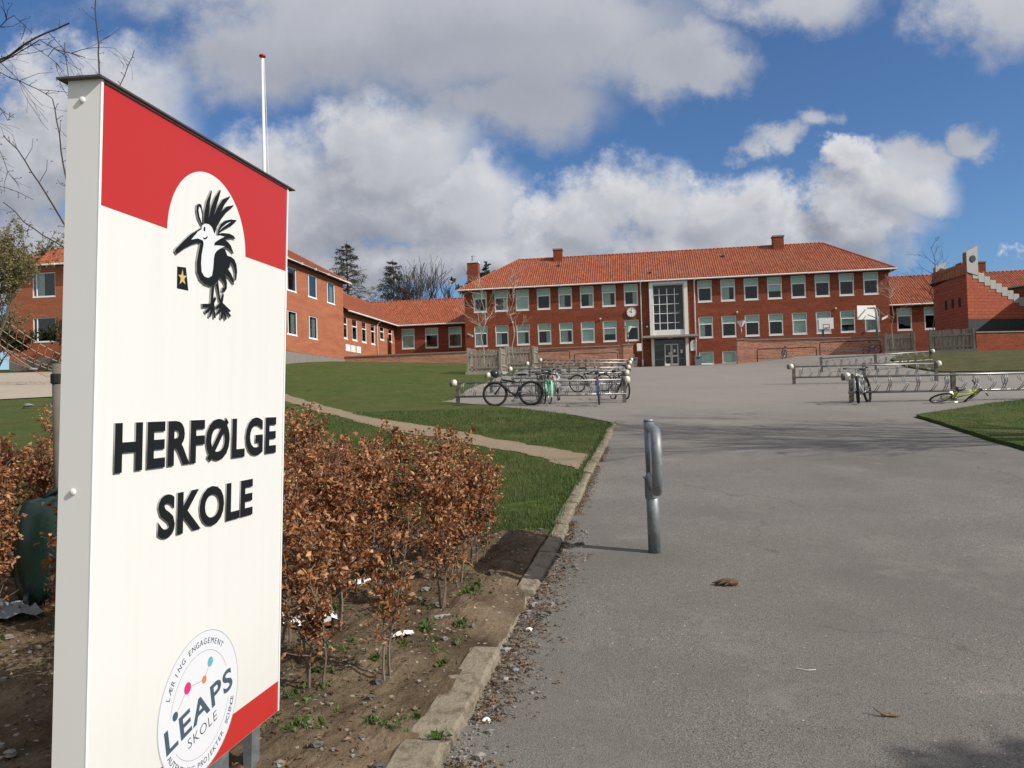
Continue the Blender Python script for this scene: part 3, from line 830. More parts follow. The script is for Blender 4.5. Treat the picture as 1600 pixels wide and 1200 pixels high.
# ------------------------------------------------------------------ left wings
def block():
    b = empty('classroom_block', sch(-20, -14.6, 0), -YAW); O = (-20, -14.6)
    tag(b, 'two storey hipped brick block on the left, partly hidden by the tall school sign', 'school wing')
    x0, x1, y0, y1 = -30.5 + 20, -9.62 + 20, -22 + 14.6, -7.2 + 14.6; E_ = 12.85
    fx = [-28.5, -24.6, -20.7, -16.8, -12.9]; ww = 1.92
    hf = [(x + 30.5, x + 30.5 + ww, z, z + 1.85) for x in fx for z in (10.55, 7.15)]
    sy = [-18.97, -15.0, -11.05]; hs = [(y + 22, y + 22 + 1.9, 10.65, 12.5) for y in sy] + [(y + 22, y + 22 + 1.88, 7.28, 9.13) for y in sy[:2]]
    mb = MB(); wall(mb, (x0, y0), (x1, y0), 5.75, E_, hf); wall(mb, (x1, y1), (x0, y1), 5.75, E_); wall(mb, (x0, y1), (x0, y0), 5.75, E_)
    wall(mb, (x1, y0), (x1, y1), 6.0, E_, hs)
    mb.build('wall', M['brick_side'], b)
    pl = MB(); pl.box(x0 - .03, x1 + .03, y0 - .03, y1 + .0, 4.0, 5.98); pl.build('plinth', M['plinth'], b)
    MB().box(x0 + .4, x1 - 2.2, y0 + 2.2, y0 + 2.3, 6, 12.7).box(x1 - 2.3, x1 - 2.2, y0 + 2.3, y1 - .4, 6, 12.7).box(x0 + .3, x1 - .3, y0 + .3, y1 - .3, 9.9, 10.0).box(x0 + .3, x1 - .3, y0 + .3, y1 - .3, 6.3, 6.4).build('interior', M['room'], b)
    for i, x in enumerate(fx):
        for j, z in enumerate((10.55, 7.15)): window(b, x + 20, y0 + .03, z, 0, ww, 1.85, 'S', ['left', 'none'][(i + j) % 2])
    for i, y in enumerate(sy): window(b, x1 - .03, y + 14.6, 10.65, math.pi / 2, 1.9, 1.85, 'S', ['left', 'none', 'right'][i])
    for y in sy[:2]: window(b, x1 - .03, y + 14.6, 7.28, math.pi / 2, 1.88, 1.85, 'S', 'right')
    o = .5; e = E_ + .08; X0, X1, Y0, Y1 = x0 - o, x1 + o, y0 - o, y1 + o; hy = (Y1 - Y0) / 2; rz = e + hy * .60; ym = (Y0 + Y1) / 2
    A, B, Cc, D, P, Q = (X0, Y0, e), (X1, Y0, e), (X1, Y1, e), (X0, Y1, e), (X0 + hy, ym, rz), (X1 - hy, ym, rz)
    roofpart(b, [[A, B, Q, P], [B, Cc, Q], [Cc, D, P, Q], [D, A, P]], [(P, Q), (A, P), (B, Q), (Cc, Q), (D, P)])
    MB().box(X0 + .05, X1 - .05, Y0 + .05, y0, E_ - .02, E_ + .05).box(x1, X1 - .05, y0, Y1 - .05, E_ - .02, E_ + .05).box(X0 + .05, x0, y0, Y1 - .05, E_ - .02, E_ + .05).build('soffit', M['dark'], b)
    gutter_run(b, [(X0 - .04, Y1, e - .06), (X0 - .04, Y0 - .05, e - .06), (X1 + .05, Y0 - .05, e - .06), (X1 + .05, Y1 + .04, e - .06), (X0, Y1 + .04, e - .06)])
block()


def wing():
    b = empty('school_wing', sch(-9.62, 8, 0), -YAW)
    tag(b, 'single storey tiled brick wing bending between the left block and the long building', 'school wing')
    # local: side wall x=0 for y -15.2..0, facing wall y=0 for x 0..9.62
    E_ = 10.32
    sw = [(-7.3 - 8, -6.21 - 8, 7.85), (-5.08 - 8, -3.64 - 8, 7.85), (-2.47 - 8, -1.09 - 8, 7.85), (.17 - 8, 1.47 - 8, 7.85), (3.0 - 8, 4.44 - 8, 8.5), (5.82 - 8, 7.19 - 8, 8.5)]
    L0 = -15.3
    mb = MB(); wall(mb, (0, L0), (0, 0), 5.0, E_, [(a - L0, c - L0, z, 9.88) for a, c, z in sw])
    mb.build('wall', M['brick_side'], b)
    fw = [.78, 3.42, 6.02]; mb = MB(); wall(mb, (0, 0), (9.62, 0), 5.0, E_, [(x, x + 1.46, 7.82, 10.02) for x in fw])
    wall(mb, (9.62, 9), (-9, 9), 5, E_); wall(mb, (-9, 9), (-9, L0), 5, E_); wall(mb, (-9, L0), (0, L0), 5, E_)
    mb.build('wall', M['brick'], b)
    MB().box(-8.7, -3, L0 + .3, 2.9, 5.1, 10.3).box(-2.9, 9.5, 3.0, 3.1, 5.1, 10.3).box(-.3, 9.5, .3, 3.0, 6.9, 7.0).box(-3., -.3, L0 + .3, 3.0, 6.9, 7.0).build('interior', M['room'], b)
    for a, c, z in sw: window(b, -.03, a, z, math.pi / 2, round(c - a, 2), round(9.88 - z, 2), 'N', 'none')
    for i, x in enumerate(fw): window(b, x, .03, 7.82, 0, 1.46, 2.2, 'T', ['all', 'none', 'none'][i])
    o = .5; e = E_ + .08; h = 4.5; rz = e + (h + o) * .66
    G = (-h, h, rz)      # ridge corner
    roofpart(b, [[(o, L0 + .0, e), (o, -o, e), G, (-h, L0, rz)], [(o, -o, e), (9.62, -o, e), (9.62, h, rz), G], [(9.62, 9 + o, e), (-9 - o, 9 + o, e), G, (9.62, h, rz)], [(-9 - o, 9 + o, e), (-9 - o, L0, e), (-h, L0, rz), G]],
             [((-h, L0, rz), G), (G, (9.62, h, rz))])
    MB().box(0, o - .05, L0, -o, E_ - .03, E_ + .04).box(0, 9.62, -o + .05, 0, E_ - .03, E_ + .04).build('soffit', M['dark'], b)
    gutter_run(b, [(o + .05, L0, e - .06), (o + .05, -o - .05, e - .06), (9.6, -o - .05, e - .06)])
    downpipe(b, .09, 1.9 - 8, 5.5, E_, dirn=(1, 0)); 
    MB().tube([(9.5, -.5, e - .1), (9.45, -.3, e - .35), (9.4, -.1, e - .5), (9.4, -.1, 6)], .05, 8).build('downpipe', M['gutter'], b)
    for y0 in (-14.9, -13.55, -12.1):
        f = tag(MB().box(.0, .03, 0, 1.15, 0, .62).build('panel', M['paper'], b, (.01, y0, 6.75)))
        rr = random.Random(y0); sc = MB()
        for k in range(9):
            y = rr.uniform(.08, .95); z = rr.uniform(.08, .5); sc.box(.031, .036, y, y + rr.uniform(.05, .16), z, z + rr.uniform(.02, .07))
        sc.build('drawing', M['lside'], f)
    for x, y, z in ((-1.2, 2.4, 0), (2.0, 1.9, 0), (-.6, -8, 0)): pass
wing()


def right_wing():
    b = empty('school_annex', sch(LEN, 3, 0), -YAW)
    tag(b, 'low tiled brick link at the right end of the long school building', 'school wing')
    E_ = 9.68; L = 16
    fx = [1.5, 3.88, 6.26]; mb = MB(); wall(mb, (0, 0), (L, 0), 3.5, E_, [(x, x + 1.33, 7.36, 9.45) for x in fx]); wall(mb, (L, 0), (L, 9), 3.5, E_); wall(mb, (L, 9), (0, 9), 3.5, E_)
    mb.build('wall', M['brick'], b)
    MB().box(.1, L - .3, 3, 3.1, 4, 9.6).box(.1, L - .3, .3, 3, 6.5, 6.6).build('interior', M['room'], b)
    for x in fx: window(b, x, .03, 7.36, 0, 1.33, 2.09, 'T', 'none')
    e = E_ + .08; rz = 13.0
    roofpart(b, [[(0, -.5, e), (L, -.5, e), (L, 4.5, rz), (0, 4.5, rz)], [(L, 9.5, e), (0, 9.5, e), (0, 4.5, rz), (L, 4.5, rz)]], [((0, 4.5, rz), (L, 4.5, rz))])
    MB().box(0, L, -.45, 0, E_ - .03, E_ + .04).build('soffit', M['dark'], b)
    gutter_run(b, [(0, -.55, e - .06), (L, -.55, e - .06)])
    downpipe(b, .35, -.09, 4.6, E_)
right_wing()


# ------------------------------------------------------------------ modern brick hall on the right, neighbour behind it
def hall_mat():
    return brick('large_clay_panels', (.30, .080, .048), (.37, .105, .062), (.10, .05, .035), .62, .24, .022)
M['panels'] = hall_mat()
def hall():
    c0 = Vector((33.8, 58, 0)); w1 = Vector((.9700, .243, 0)).normalized(); ang = math.atan2(w1.y, w1.x)
    b = empty('brick_hall', c0, ang)
    tag(b, 'modern clay panelled hall with stepped zinc coping and round vents at the right edge', 'hall')
    inv = Matrix.Rotation(-ang, 3, 'Z'); l = inv @ Vector((0.0, 4.6, 0)); lx, ly = l.x, l.y
    # front face: x 0..14, z 5.4..; stepped top
    mb = MB(); zb = 6.9; n = 20; st = .52; top0 = 10.42
    tops = [top0 - .02] + [top0 - .255 * i - .25 for i in range(1, n)]
    for i in range(n):
        a = i * st; e = a + st; mb.face([(a, 0, zb), (e, 0, zb), (e, 0, tops[i]), (a, 0, tops[i])], [(a, zb), (e, zb), (e, tops[i]), (a, tops[i])])
    mb.face([(n * st, 0, zb), (16, 0, zb), (16, 0, 5.6), (n * st, 0, 5.6)])
    L = math.hypot(lx, ly)
    mb.face([(lx, ly, 4), (0, 0, 4), (0, 0, 10.5), (lx, ly, 9.9)], [(0, 4), (L, 4), (L, 10.5), (0, 9.9)])
    mb.face([(lx, ly, 4), (lx, ly, 9.9), (14, 6, 6), (14, 6, 4)][::-1])
    mb.build('wall', M['panels'], b)
    MB().box(.01, 14, .01, .05, 3.5, zb).build('base_cladding', M['slate'], b)
    cp = MB()
    for i in range(1, n): 
        a = i * st; cp.obox((a + st / 2, .09, tops[i] + .33 - .02), (st / 2 - .008, 0, 0), (0, .13, 0), (0, 0, .34))
    cap = cp.build('stepped_coping', M['zinc'], b)
    # near gable fin with round vent, far fin
    def fin_(ox, oy, zl, zr, zb_, nm, thick=.3):
        f = MB().prism([(0, zb_), (1.0, zb_ - .25), (1.0, zr), (0, zl)], 0, thick, lambda x, y, z: (ox + x, oy + z - .08, y)); o = f.build('gable_fin', M['zinc'], b)
        MB().lathe([(.0, 0), (.25, 0), (.25, .04), (.21, .05), (0, .05)], 20, (ox + .52, oy - .14, (zb_ + zl) / 2 + .25), 'Y').build('round_vent', M['slate'], o)
        return o
    fin_(0, 0, 11.85, 12.35, 10.36, 'n'); fin_(lx * .93 + .02, ly * .93, 11.45, 11.9, 10.3, 'f')
    # coping along the side
    sc = MB(); d = Vector((lx, ly, 0)).normalized(); nn = Vector((d.y, -d.x, 0))
    sc.obox(Vector((lx / 2, ly / 2, 10.62)), d * (L / 2), nn * -.1, Vector((0, 0, .42))); sc.obox(Vector((0, 0, 11.35)) + d * .15, d * .15, nn * -.06, Vector((0, 0, .45)))
    sc.build('side_coping', M['brick_side'], cap)
    for k in (.22, .42, .62): 
        p = Vector((lx, ly, 7.95 + .1 * k)) * 1; q = Vector((lx * k, ly * k, 8.25))
        MB().obox(q, d * .15, nn * -.02, Vector((0, 0, .34))).build('slot_window', M['dark'], b)
    # roof behind
    MB().face([(0, .3, 10.3), (10.4, .3, 5.6), (14, 6, 6), (lx, ly, 10)]) 
    r = MB(); r.face([(.0, .2, 10.3), (10.4, .2, 5.5), (14, 8, 5.5), (lx, ly + .5, 10.2)]); r.build('roof', M['slate'], b)
hall()


def hall_shade_block():
    """unseen block outside the frame, shaped so its shade falls across the hall"""
    c0 = Vector((33.8, 58, 0)); w1 = Vector((.9700, .243, 0)).normalized(); ang = math.atan2(w1.y, w1.x)
    b = empty('shade_block', c0 + w1 * 6.7, ang)  # unseen mass placed to cast the diagonal shade on the hall front
    tag(b, 'unseen brick block beyond the right edge, shaped to shade the hall', 'building')
    mb = MB(); x1 = 9; y0 = -9; zf, zr = 9.6, 13.1
    mb.face([(0, 4, 3), (0, y0, 3), (0, y0, zr), (0, 0, zf), (0, 4, zf)], [(-4, 3), (-y0, 3), (-y0, zr), (0, zf), (-4, zf)])
    wall(mb, (0, y0), (x1, y0), 3.2, zr, [(2, 3.4, 6, 8), (5, 6.4, 6, 8)])
    mb.face([(x1, y0, 3), (x1, 4, 3), (x1, 4, zf), (x1, 0, zf), (x1, y0, zr)], [(-y0, 3), (-4, 3), (-4, zf), (0, zf), (-y0, zr)])
    wall(mb, (x1, 4), (0, 4), 3.2, zf)
    mb.build('wall', M['brick'], b)
    for x in (2, 5): window(b, x, y0 + .03, 6, 0, 1.4, 2., 'T')
    MB().face([(0, y0, zr), (x1, y0, zr), (x1, 0, zf), (0, 0, zf)]) 
    r = MB(); r.obox((x1 / 2, y0 / 2, (zr + zf) / 2 + .06), (x1 / 2 + .1, 0, 0), Vector((0, y0 / 2, (zr - zf) / 2)), (0, 0, .05)); r.box(-.1, x1 + .1, 0, 4.1, zf, zf + .1); r.build('roof', M['zinc'], b)
hall_shade_block()


def back_house():
    b = empty('house', sch(50, 14, 0), -YAW); tag(b, 'dark brick house with a cowled chimney showing behind the hall', 'house')
    mb = MB(); x0, x1 = 0, 12
    wall(mb, (x0, 0), (x1, 0), 4, 11.2); wall(mb, (x1, 0), (x1, 8), 4, 11.2); wall(mb, (x1, 8), (x0, 8), 4, 11.2); wall(mb, (x0, 8), (x0, 0), 4, 11.2); mb.build('wall', M['brick'], b)
    roofpart(b, [[(x0 - .4, -.4, 11.2), (x1 + .4, -.4, 11.2), (x1 + .4, 4, 14), (x0 - .4, 4, 14)], [(x1 + .4, 8.4, 11.2), (x0 - .4, 8.4, 11.2), (x0 - .4, 4, 14), (x1 + .4, 4, 14)]], [((x0 - .4, 4, 14), (x1 + .4, 4, 14))])
    c = chimney(b, 1.0, 3.4, 1.4, 2.8, 11.5, 15.2)
    MB().lathe([(.22, 15.3), (.22, 15.65), (.42, 15.75), (.46, 16.0), (.36, 16.25), (.12, 16.4), (0, 16.42)], 14, (2.0, 2.1, 0)).build('cowl', M['steel'], c)
back_house()


# ------------------------------------------------------------------ garden walls
def garden_wall(name, label, a0, a1, z0l, z0r, zt0, zt1, b=-7.2, pillar=None, base=3.2):
    e = empty(name, sch(a0, b, 0), -YAW); tag(e, label, 'wall')
    L = a1 - a0; mb = MB(); t = .34; n = 12
    for i in range(n):
        x0, x1 = L * i / n, L * (i + 1) / n; za = zt0 + (zt1 - zt0) * i / n; zb = zt0 + (zt1 - zt0) * (i + 1) / n
        mb.face([(x0, 0, base), (x1, 0, base), (x1, 0, zb), (x0, 0, za)], [(x0, base), (x1, base), (x1, zb), (x0, za)])
        mb.face([(x1, t, base), (x0, t, base), (x0, t, za), (x1, t, zb)], [(x1, base), (x0, base), (x0, za), (x1, zb)])
    mb.face([(0, t, base), (0, 0, base), (0, 0, zt0), (0, t, zt0)], [(t, base), (0, base), (0, zt0), (t, zt0)]); mb.face([(L, 0, base), (L, t, base), (L, t, zt1), (L, 0, zt1)], [(0, base), (t, base), (t, zt1), (0, zt1)])
    mb.build('brickwork', M['wallbrick'], e)
    cp = MB(); k = int(L / 1.2)
    for i in range(k):
        x0, x1 = L * i / k, L * (i + 1) / k - .015; z = zt0 + (zt1 - zt0) * (i + .5) / k; s = (zt1 - zt0) / L
        cp.obox(((x0 + x1) / 2, t / 2, z + .05), Vector((1, 0, s)) * (x1 - x0) / 2, (0, t / 2 + .07, 0), (0, 0, .05))
    cp.build('coping', M['coping'], e)
    if pillar is not None:
        x = pillar; h = max(zt0, zt1) + .06; w = .85; p = MB(); y0, y1 = -.12, t + .16
        if x == 'end': xa, xb = L + .005, L + w
        else: xa, xb = -w, -.005
        wall(p, (xa, y0), (xb, y0), base, h); wall(p, (xb, y0), (xb, y1), base, h); wall(p, (xb, y1), (xa, y1), base, h); wall(p, (xa, y1), (xa, y0), base, h)
        po = p.build('pillar', M['wallbrick'], e); MB().box(xa - .06, xb + .06, y0 - .06, y1 + .06, h, h + .1).build('pillar_cap', M['coping'], po)
    return e
garden_wall('garden_wall', 'low brick garden wall left of the entrance, with stone coping and an end pillar', -9.6, 15.25, 5.7, 4.8, 6.15, 6.22, pillar='end')
garden_wall('garden_wall', 'low brick garden wall right of the entrance, behind the wall-side cycle racks', 25.5, 36.1, 4.5, 4.6, 6.28, 6.12, pillar='start')


def retaining_wall():
    e = empty('retaining_wall', Vector((30.9, 52.2, 0)), math.atan2(.12, 1)); tag(e, 'dark brick retaining wall in shade above the mossy bank', 'wall')
    mb = MB(); wall(mb, (0, 0), (26, 0), 2.6, 5.42); wall(mb, (0, 3), (0, 0), 2.6, 5.42); mb.build('brickwork', M['brick'], e)
    MB().box(-.06, 26, -.06, 3, 5.42, 5.50).build('coping', M['coping'], e)
retaining_wall()

# ------------------------------------------------------------------ the school sign
EMB = {'crest': [(0.464,0.267),(0.467,0.230),(0.479,0.192),(0.505,0.151),(0.507,0.156),(0.498,0.192),(0.492,0.244),(0.503,0.208),(0.525,0.169),(0.555,0.136),(0.559,0.139),(0.546,0.171),(0.522,0.227),(0.539,0.200),(0.571,0.164),(0.617,0.141),(0.615,0.146),(0.584,0.177),(0.564,0.205),(0.597,0.181),(0.641,0.165),(0.634,0.173),(0.597,0.199),(0.565,0.230),(0.541,0.260),(0.532,0.278),(0.526,0.288),(0.519,0.272),(0.501,0.264),(0.481,0.262)],
       'featherA': [(0.545,0.286),(0.549,0.266),(0.565,0.245),(0.590,0.229),(0.624,0.217),(0.661,0.211),(0.655,0.218),(0.631,0.235),(0.595,0.254),(0.566,0.269),(0.550,0.284)],
       'featherAin': [(0.556,0.270),(0.570,0.256),(0.599,0.236),(0.624,0.225),(0.599,0.240),(0.574,0.255)],
       'featherBC': [(0.548,0.283),(0.575,0.273),(0.617,0.266),(0.643,0.268),(0.657,0.276),(0.635,0.278),(0.601,0.287),(0.591,0.292),(0.610,0.296),(0.627,0.304),(0.647,0.328),(0.619,0.319),(0.585,0.315),(0.551,0.318),(0.525,0.324),(0.527,0.315),(0.543,0.305),(0.567,0.289)],
       'body': [(0.526,0.362),(0.532,0.347),(0.552,0.332),(0.577,0.322),(0.592,0.324),(0.604,0.338),(0.608,0.342),(0.628,0.341),(0.651,0.346),(0.666,0.362),(0.671,0.385),(0.665,0.415),(0.658,0.413),(0.656,0.392),(0.647,0.372),(0.629,0.359),(0.622,0.363),(0.624,0.376),(0.613,0.386),(0.631,0.396),(0.647,0.412),(0.653,0.432),(0.640,0.425),(0.618,0.413),(0.592,0.405),(0.601,0.415),(0.608,0.432),(0.607,0.451),(0.594,0.465),(0.578,0.464),(0.581,0.452),(0.594,0.448),(0.589,0.434),(0.572,0.426),(0.559,0.422),(0.554,0.435),(0.532,0.450),(0.508,0.458),(0.476,0.456),(0.449,0.445),(0.433,0.424),(0.431,0.394),(0.439,0.362),(0.450,0.328),(0.460,0.321),(0.466,0.331),(0.456,0.368),(0.454,0.394),(0.458,0.420),(0.474,0.432),(0.495,0.433),(0.516,0.423),(0.522,0.400)],
       'beak': [(0.449,0.285),(0.396,0.315),(0.361,0.342),(0.321,0.375),(0.318,0.382),(0.328,0.388),(0.369,0.362),(0.405,0.344),(0.434,0.333),(0.464,0.330),(0.462,0.321),(0.433,0.320),(0.399,0.331),(0.415,0.314),(0.451,0.290)],
       'earo': [(0.453,0.275),(0.433,0.257),(0.424,0.236),(0.425,0.220),(0.436,0.211),(0.449,0.211),(0.457,0.228),(0.462,0.254),(0.461,0.271)],
       'eari': [(0.454,0.268),(0.440,0.250),(0.434,0.232),(0.437,0.220),(0.446,0.225),(0.453,0.242)],
       'light': [(0.418,0.314),(0.433,0.299),(0.454,0.287),(0.455,0.276),(0.470,0.266),(0.493,0.263),(0.511,0.269),(0.522,0.283),(0.530,0.289),(0.544,0.289),(0.558,0.285),(0.586,0.283),(0.563,0.294),(0.543,0.305),(0.527,0.315),(0.525,0.324),(0.551,0.319),(0.589,0.314),(0.564,0.325),(0.540,0.339),(0.530,0.350),(0.526,0.362),(0.522,0.400),(0.516,0.423),(0.495,0.433),(0.474,0.432),(0.458,0.420),(0.454,0.394),(0.456,0.368),(0.466,0.331),(0.462,0.321),(0.433,0.320),(0.399,0.331)],
       'eye': [(0.473,0.282),(0.472,0.287),(0.470,0.290),(0.467,0.291),(0.464,0.289),(0.463,0.285),(0.464,0.280),(0.466,0.277),(0.469,0.276),(0.472,0.278)],
       'smile': [(0.459,0.311),(0.467,0.312),(0.477,0.308),(0.486,0.302),(0.488,0.304),(0.481,0.311),(0.473,0.315),(0.465,0.316)],
       'legL': [(0.516,0.456),(0.532,0.452),(0.528,0.495),(0.539,0.487),(0.545,0.494),(0.534,0.508),(0.538,0.532),(0.544,0.556),(0.533,0.556),(0.527,0.534),(0.512,0.557),(0.504,0.555),(0.513,0.533),(0.488,0.548),(0.481,0.542),(0.501,0.526),(0.468,0.530),(0.466,0.519),(0.510,0.513),(0.514,0.499)],
       'legR': [(0.541,0.447),(0.554,0.434),(0.570,0.492),(0.582,0.472),(0.591,0.473),(0.584,0.501),(0.635,0.521),(0.631,0.526),(0.606,0.520),(0.637,0.537),(0.632,0.543),(0.601,0.530),(0.611,0.551),(0.602,0.556),(0.589,0.536),(0.583,0.555),(0.572,0.553),(0.576,0.530),(0.551,0.545),(0.546,0.540),(0.565,0.520),(0.548,0.525),(0.545,0.518),(0.565,0.504)],
       'stk': [(0.340,0.423),(0.384,0.419),(0.399,0.487),(0.341,0.488)],
       'star': [(0.366,0.427),(0.371,0.445),(0.388,0.444),(0.375,0.455),(0.382,0.470),(0.366,0.464),(0.353,0.474),(0.358,0.456),(0.345,0.447),(0.361,0.445)]}

def text_mesh(body, size, mat_, name, ext=.004, bold=0., xs=1., spacing=1., extra=None, bevel=0):
    c = bpy.data.curves.new(name, 'FONT'); c.body = body; c.size = size; c.extrude = ext; c.offset = bold; c.space_character = spacing; c.resolution_u = 4
    o = bpy.data.objects.new(name, c); COL.objects.link(o); dg = bpy.context.evaluated_depsgraph_get()
    me = bpy.data.meshes.new_from_object(o.evaluated_get(dg)); bpy.data.objects.remove(o); bpy.data.curves.remove(c)
    me.materials.clear(); me.materials.append(mat_)
    if extra: me.materials.append(extra)
    x0 = min(v.co.x for v in me.vertices); x1 = max(v.co.x for v in me.vertices); y0 = min(v.co.y for v in me.vertices); y1 = max(v.co.y for v in me.vertices)
    if extra:
        for p in me.polygons: p.material_index = 0 if p.normal.z > .7 else 1
    return me, (x0, x1, y0, y1)


def sign():
    T = Vector((-1.0302, 1.9975, 2.4585)); e1 = Vector((.17603, .98437, -.0044)); e2 = Vector((.03931, -.00256, .99922)); e3 = Vector((.98360, -.17607, -.03914))
    W, H = 1.040, 2.0; TH = .092
    base = T - e2 * (H + .3) + e1 * .5; base.z = Hh(base.x, base.y)
    root = empty('school_sign', base); root.rotation_euler = (0, 0, 0)
    tag(root, 'tall cream and red sign panel with black bird emblem and school name', 'sign')
    Mx = Matrix((e1, e3, e2)).transposed()                     # local x along face, y out of face, z up
    fr = Matrix.Translation(T - base) @ Mx.to_4x4()
    def part(mb, name, mt, parent=root, smooth=False):
        o = mb.build(name, mt, parent, smooth=smooth)
        if parent is root: o.matrix_local = fr
        return o
    box = MB(); b = .006
    box.box(0, W, -TH, 0, -H, 0); body = part(box, 'panel', M['cream'])
    for a_ in (-.0035, W): part(MB().box(a_, a_ + .0035, -TH - .002, .0008, -H, 0), 'end_plate', M['signgrey'])
    for a_ in (0, W): part(MB().box(a_ - .004, a_ + .004, .0008, .0035, -H, 0), 'edge_trim', M['white'])
    # red fields
    def fl(poly, y0, y1, mt, name, parent=body):
        mb = MB().prism([(x, -h) for x, h in poly], y0, y1, lambda x, z, y: (x, y, z)); return mb.build(name, mt, parent)
    cx, cy, r = .511, .3215, .2235
    arc = [(cx - r * math.cos(math.pi * i / 40), cy - r * math.sin(math.pi * i / 40)) for i in range(41)]
    red = MB()
    pts = [(.004, .3215)] + arc + [(W - .004, .3215), (W - .004, .003), (.004, .003)]
    # split into quads so that the arch cuts cleanly
    Fz = lambda x, h: (x, .0006, -h)
    red.face([Fz(.004, .3215), Fz(cx - r, .3215), Fz(cx - r, .003), Fz(.004, .003)]); red.face([Fz(cx + r, .3215), Fz(W - .004, .3215), Fz(W - .004, .003), Fz(cx + r, .003)])
    for i in range(40):
        a, c = arc[i], arc[i + 1]; red.face([Fz(*a), Fz(*c), Fz(c[0], .003), Fz(a[0], .003)])
    red.build('red_field', M['red'], body); red = MB()
    kx, ky, kr = .5135, 1.776, .2235
    N_ = 40; x_s = kx - kr
    for side in (-1, 1):
        prev = None
        for i in range(N_ + 1):
            h = 1.887 + (2.0 - .001 - 1.887) * i / N_; dd = kr * kr - (h - ky) ** 2; xe = kx + side * (math.sqrt(dd) if dd > 0 else 0)
            if prev is not None:
                o_ = W - .004 if side > 0 else .004; red.face([Fz(prev[0], prev[1]), Fz(o_, prev[1]), Fz(o_, h), Fz(xe, h)][::-1] if side > 0 else [Fz(prev[0], prev[1]), Fz(o_, prev[1]), Fz(o_, h), Fz(xe, h)])
            prev = (xe, h)
    red.build('red_field', M['red'], body)
    # cap, screws, legs
    cp = MB().box(-.020, W + .045, -TH - .024, .012, .0, .005); part(cp, 'cap', M['cap'])
    for h in (.052, 1.056): 
        mb = MB().lathe([(.0085, 0), (.0085, .002), (.006, .006), (0, .0075)], 12, (0, 0, 0), 'X'); o = mb.build('screw', M['whitedirty'], root)
        o.matrix_local = fr @ Matrix.Translation((-.0035, -.051, -h)) @ Matrix.Rotation(math.pi, 4, 'Z')
    for x in (.10, W - .14):
        mb = MB().box(x, x + .06, -TH + .03, -.03, -H - .75, -H - .001); part(mb, 'leg', M['galv'])
    mb = MB().box(.24, W - .28, -TH + .03, -.04, -H - .12, -H - .001); part(mb, 'crossbar', M['galv'])
    # emblem: raised 7 mm
    def raised(keys, name, mt, y0, y1, side=None):
        mb = MB()
        for k in keys:
            p = EMB[k]; mb.prism([(x, -h) for x, h in p], y0, y1, lambda x, z, y: (x, y, z))
        # edges of the cut-outs are grey
        for i, f in enumerate(mb.f):
            if len(f) == 4 and side: mb.mi[i] = 1
        return mb.build(name, [mt, side] if side else mt, body)
    em = raised(['crest', 'featherA', 'featherBC', 'body', 'beak', 'earo', 'legL', 'legR'], 'bird_emblem', M['ink'], .0005, .0068, M['lside'])
    raised(['light', 'eari'], 'emblem_white', M['emblemw'], .0006, .0073, M['lside']).parent = em
    raised(['featherAin'], 'emblem_slot', M['emblemw'], .0006, .0073).parent = em
    raised(['eye', 'smile'], 'emblem_face', M['ink'], .0074, .0080).parent = em
    sk = fl(EMB['stk'], .0004, .0010, M['ink'], 'sticker'); fl(EMB['star'], .0011, .0015, M['gold'], 'star', sk)
    # lettering
    def put(body_, x0, x1, h0, h1, mt, name, ext=.0045, bold=.0, y=.0005, parent=body, rot=0., extra=None, sp=1.):
        me, (a, b_, c, d) = text_mesh(body_, 1., mt, name, ext, bold, spacing=sp, extra=extra)
        sx = (x1 - x0) / (b_ - a); sz = (h1 - h0) / (d - c)
        for v in me.vertices:
            X, Y, Z = v.co; dx, dz = (X - a) * sx, (Y - c) * sz
            v.co = (x0 + dx * math.cos(rot) - dz * math.sin(rot), y + ext + Z, -h1 + dx * math.sin(rot) + dz * math.cos(rot))
        # mirrored axes: flip faces
        me.flip_normals(); me.update()
        if extra:
            for p in me.polygons: p.material_index = 0 if p.normal.y > .7 else 1
        o = link(name, me, parent); return o
    HE = 1.0115
    put('HERFØLGE', .075, .975, .878, 1.018, M['ink'], 'lettering', ext=.0026, bold=.036, extra=M['lside'], sp=1.08)
    put('SKOLE', .266, .808, 1.096, 1.224, M['ink'], 'lettering', ext=.0026, bold=.036, extra=M['lside'], sp=1.06)
    # round sticker
    disc = [(kx + kr * math.cos(t * math.pi / 40), ky + kr * math.sin(t * math.pi / 40)) for t in range(80)]
    lim = [(x, min(h, 1.999)) for x, h in disc]
    dk = fl(lim, .0008, .0014, M['stick'], 'round_sticker')
    def line(pts, w, mt, name, closed=False):
        mb = MB(); P = pts + ([pts[0]] if closed else [])
        for i in range(len(P) - 1):
            a = Vector((P[i][0], 0, -P[i][1])); c = Vector((P[i + 1][0], 0, -P[i + 1][1]))
            if P[i][1] > 1.997 or P[i + 1][1] > 1.997: continue
            d = (c - a); nn = Vector((-d.z, 0, d.x)).normalized() * w / 2; o_ = Vector((0, .0017, 0))
            mb.face([a - nn + o_, c - nn + o_, c + nn + o_, a + nn + o_][::-1])
        return mb.build(name, mt, dk)
    circ = lambda r_, a0, a1, n=60: [(kx + r_ * math.cos(R_(a0 + (a1 - a0) * i / n)), ky - r_ * math.sin(R_(a0 + (a1 - a0) * i / n))) for i in range(n + 1)]
    line(circ(kr - .002, 0, 359.9, 90), .0012, M['navy'], 'ring'); line(circ(.160, 25, 176), .001, M['navy'], 'ring'); line(circ(.166, -14, -142), .001, M['navy'], 'ring')
    dots = [((.376, 1.765), .0135, 'navy'), ((.437, 1.703), .018, 'pink'), ((.528, 1.707), .0125, 'orange'), ((.561, 1.661), .0155, 'aqua')]
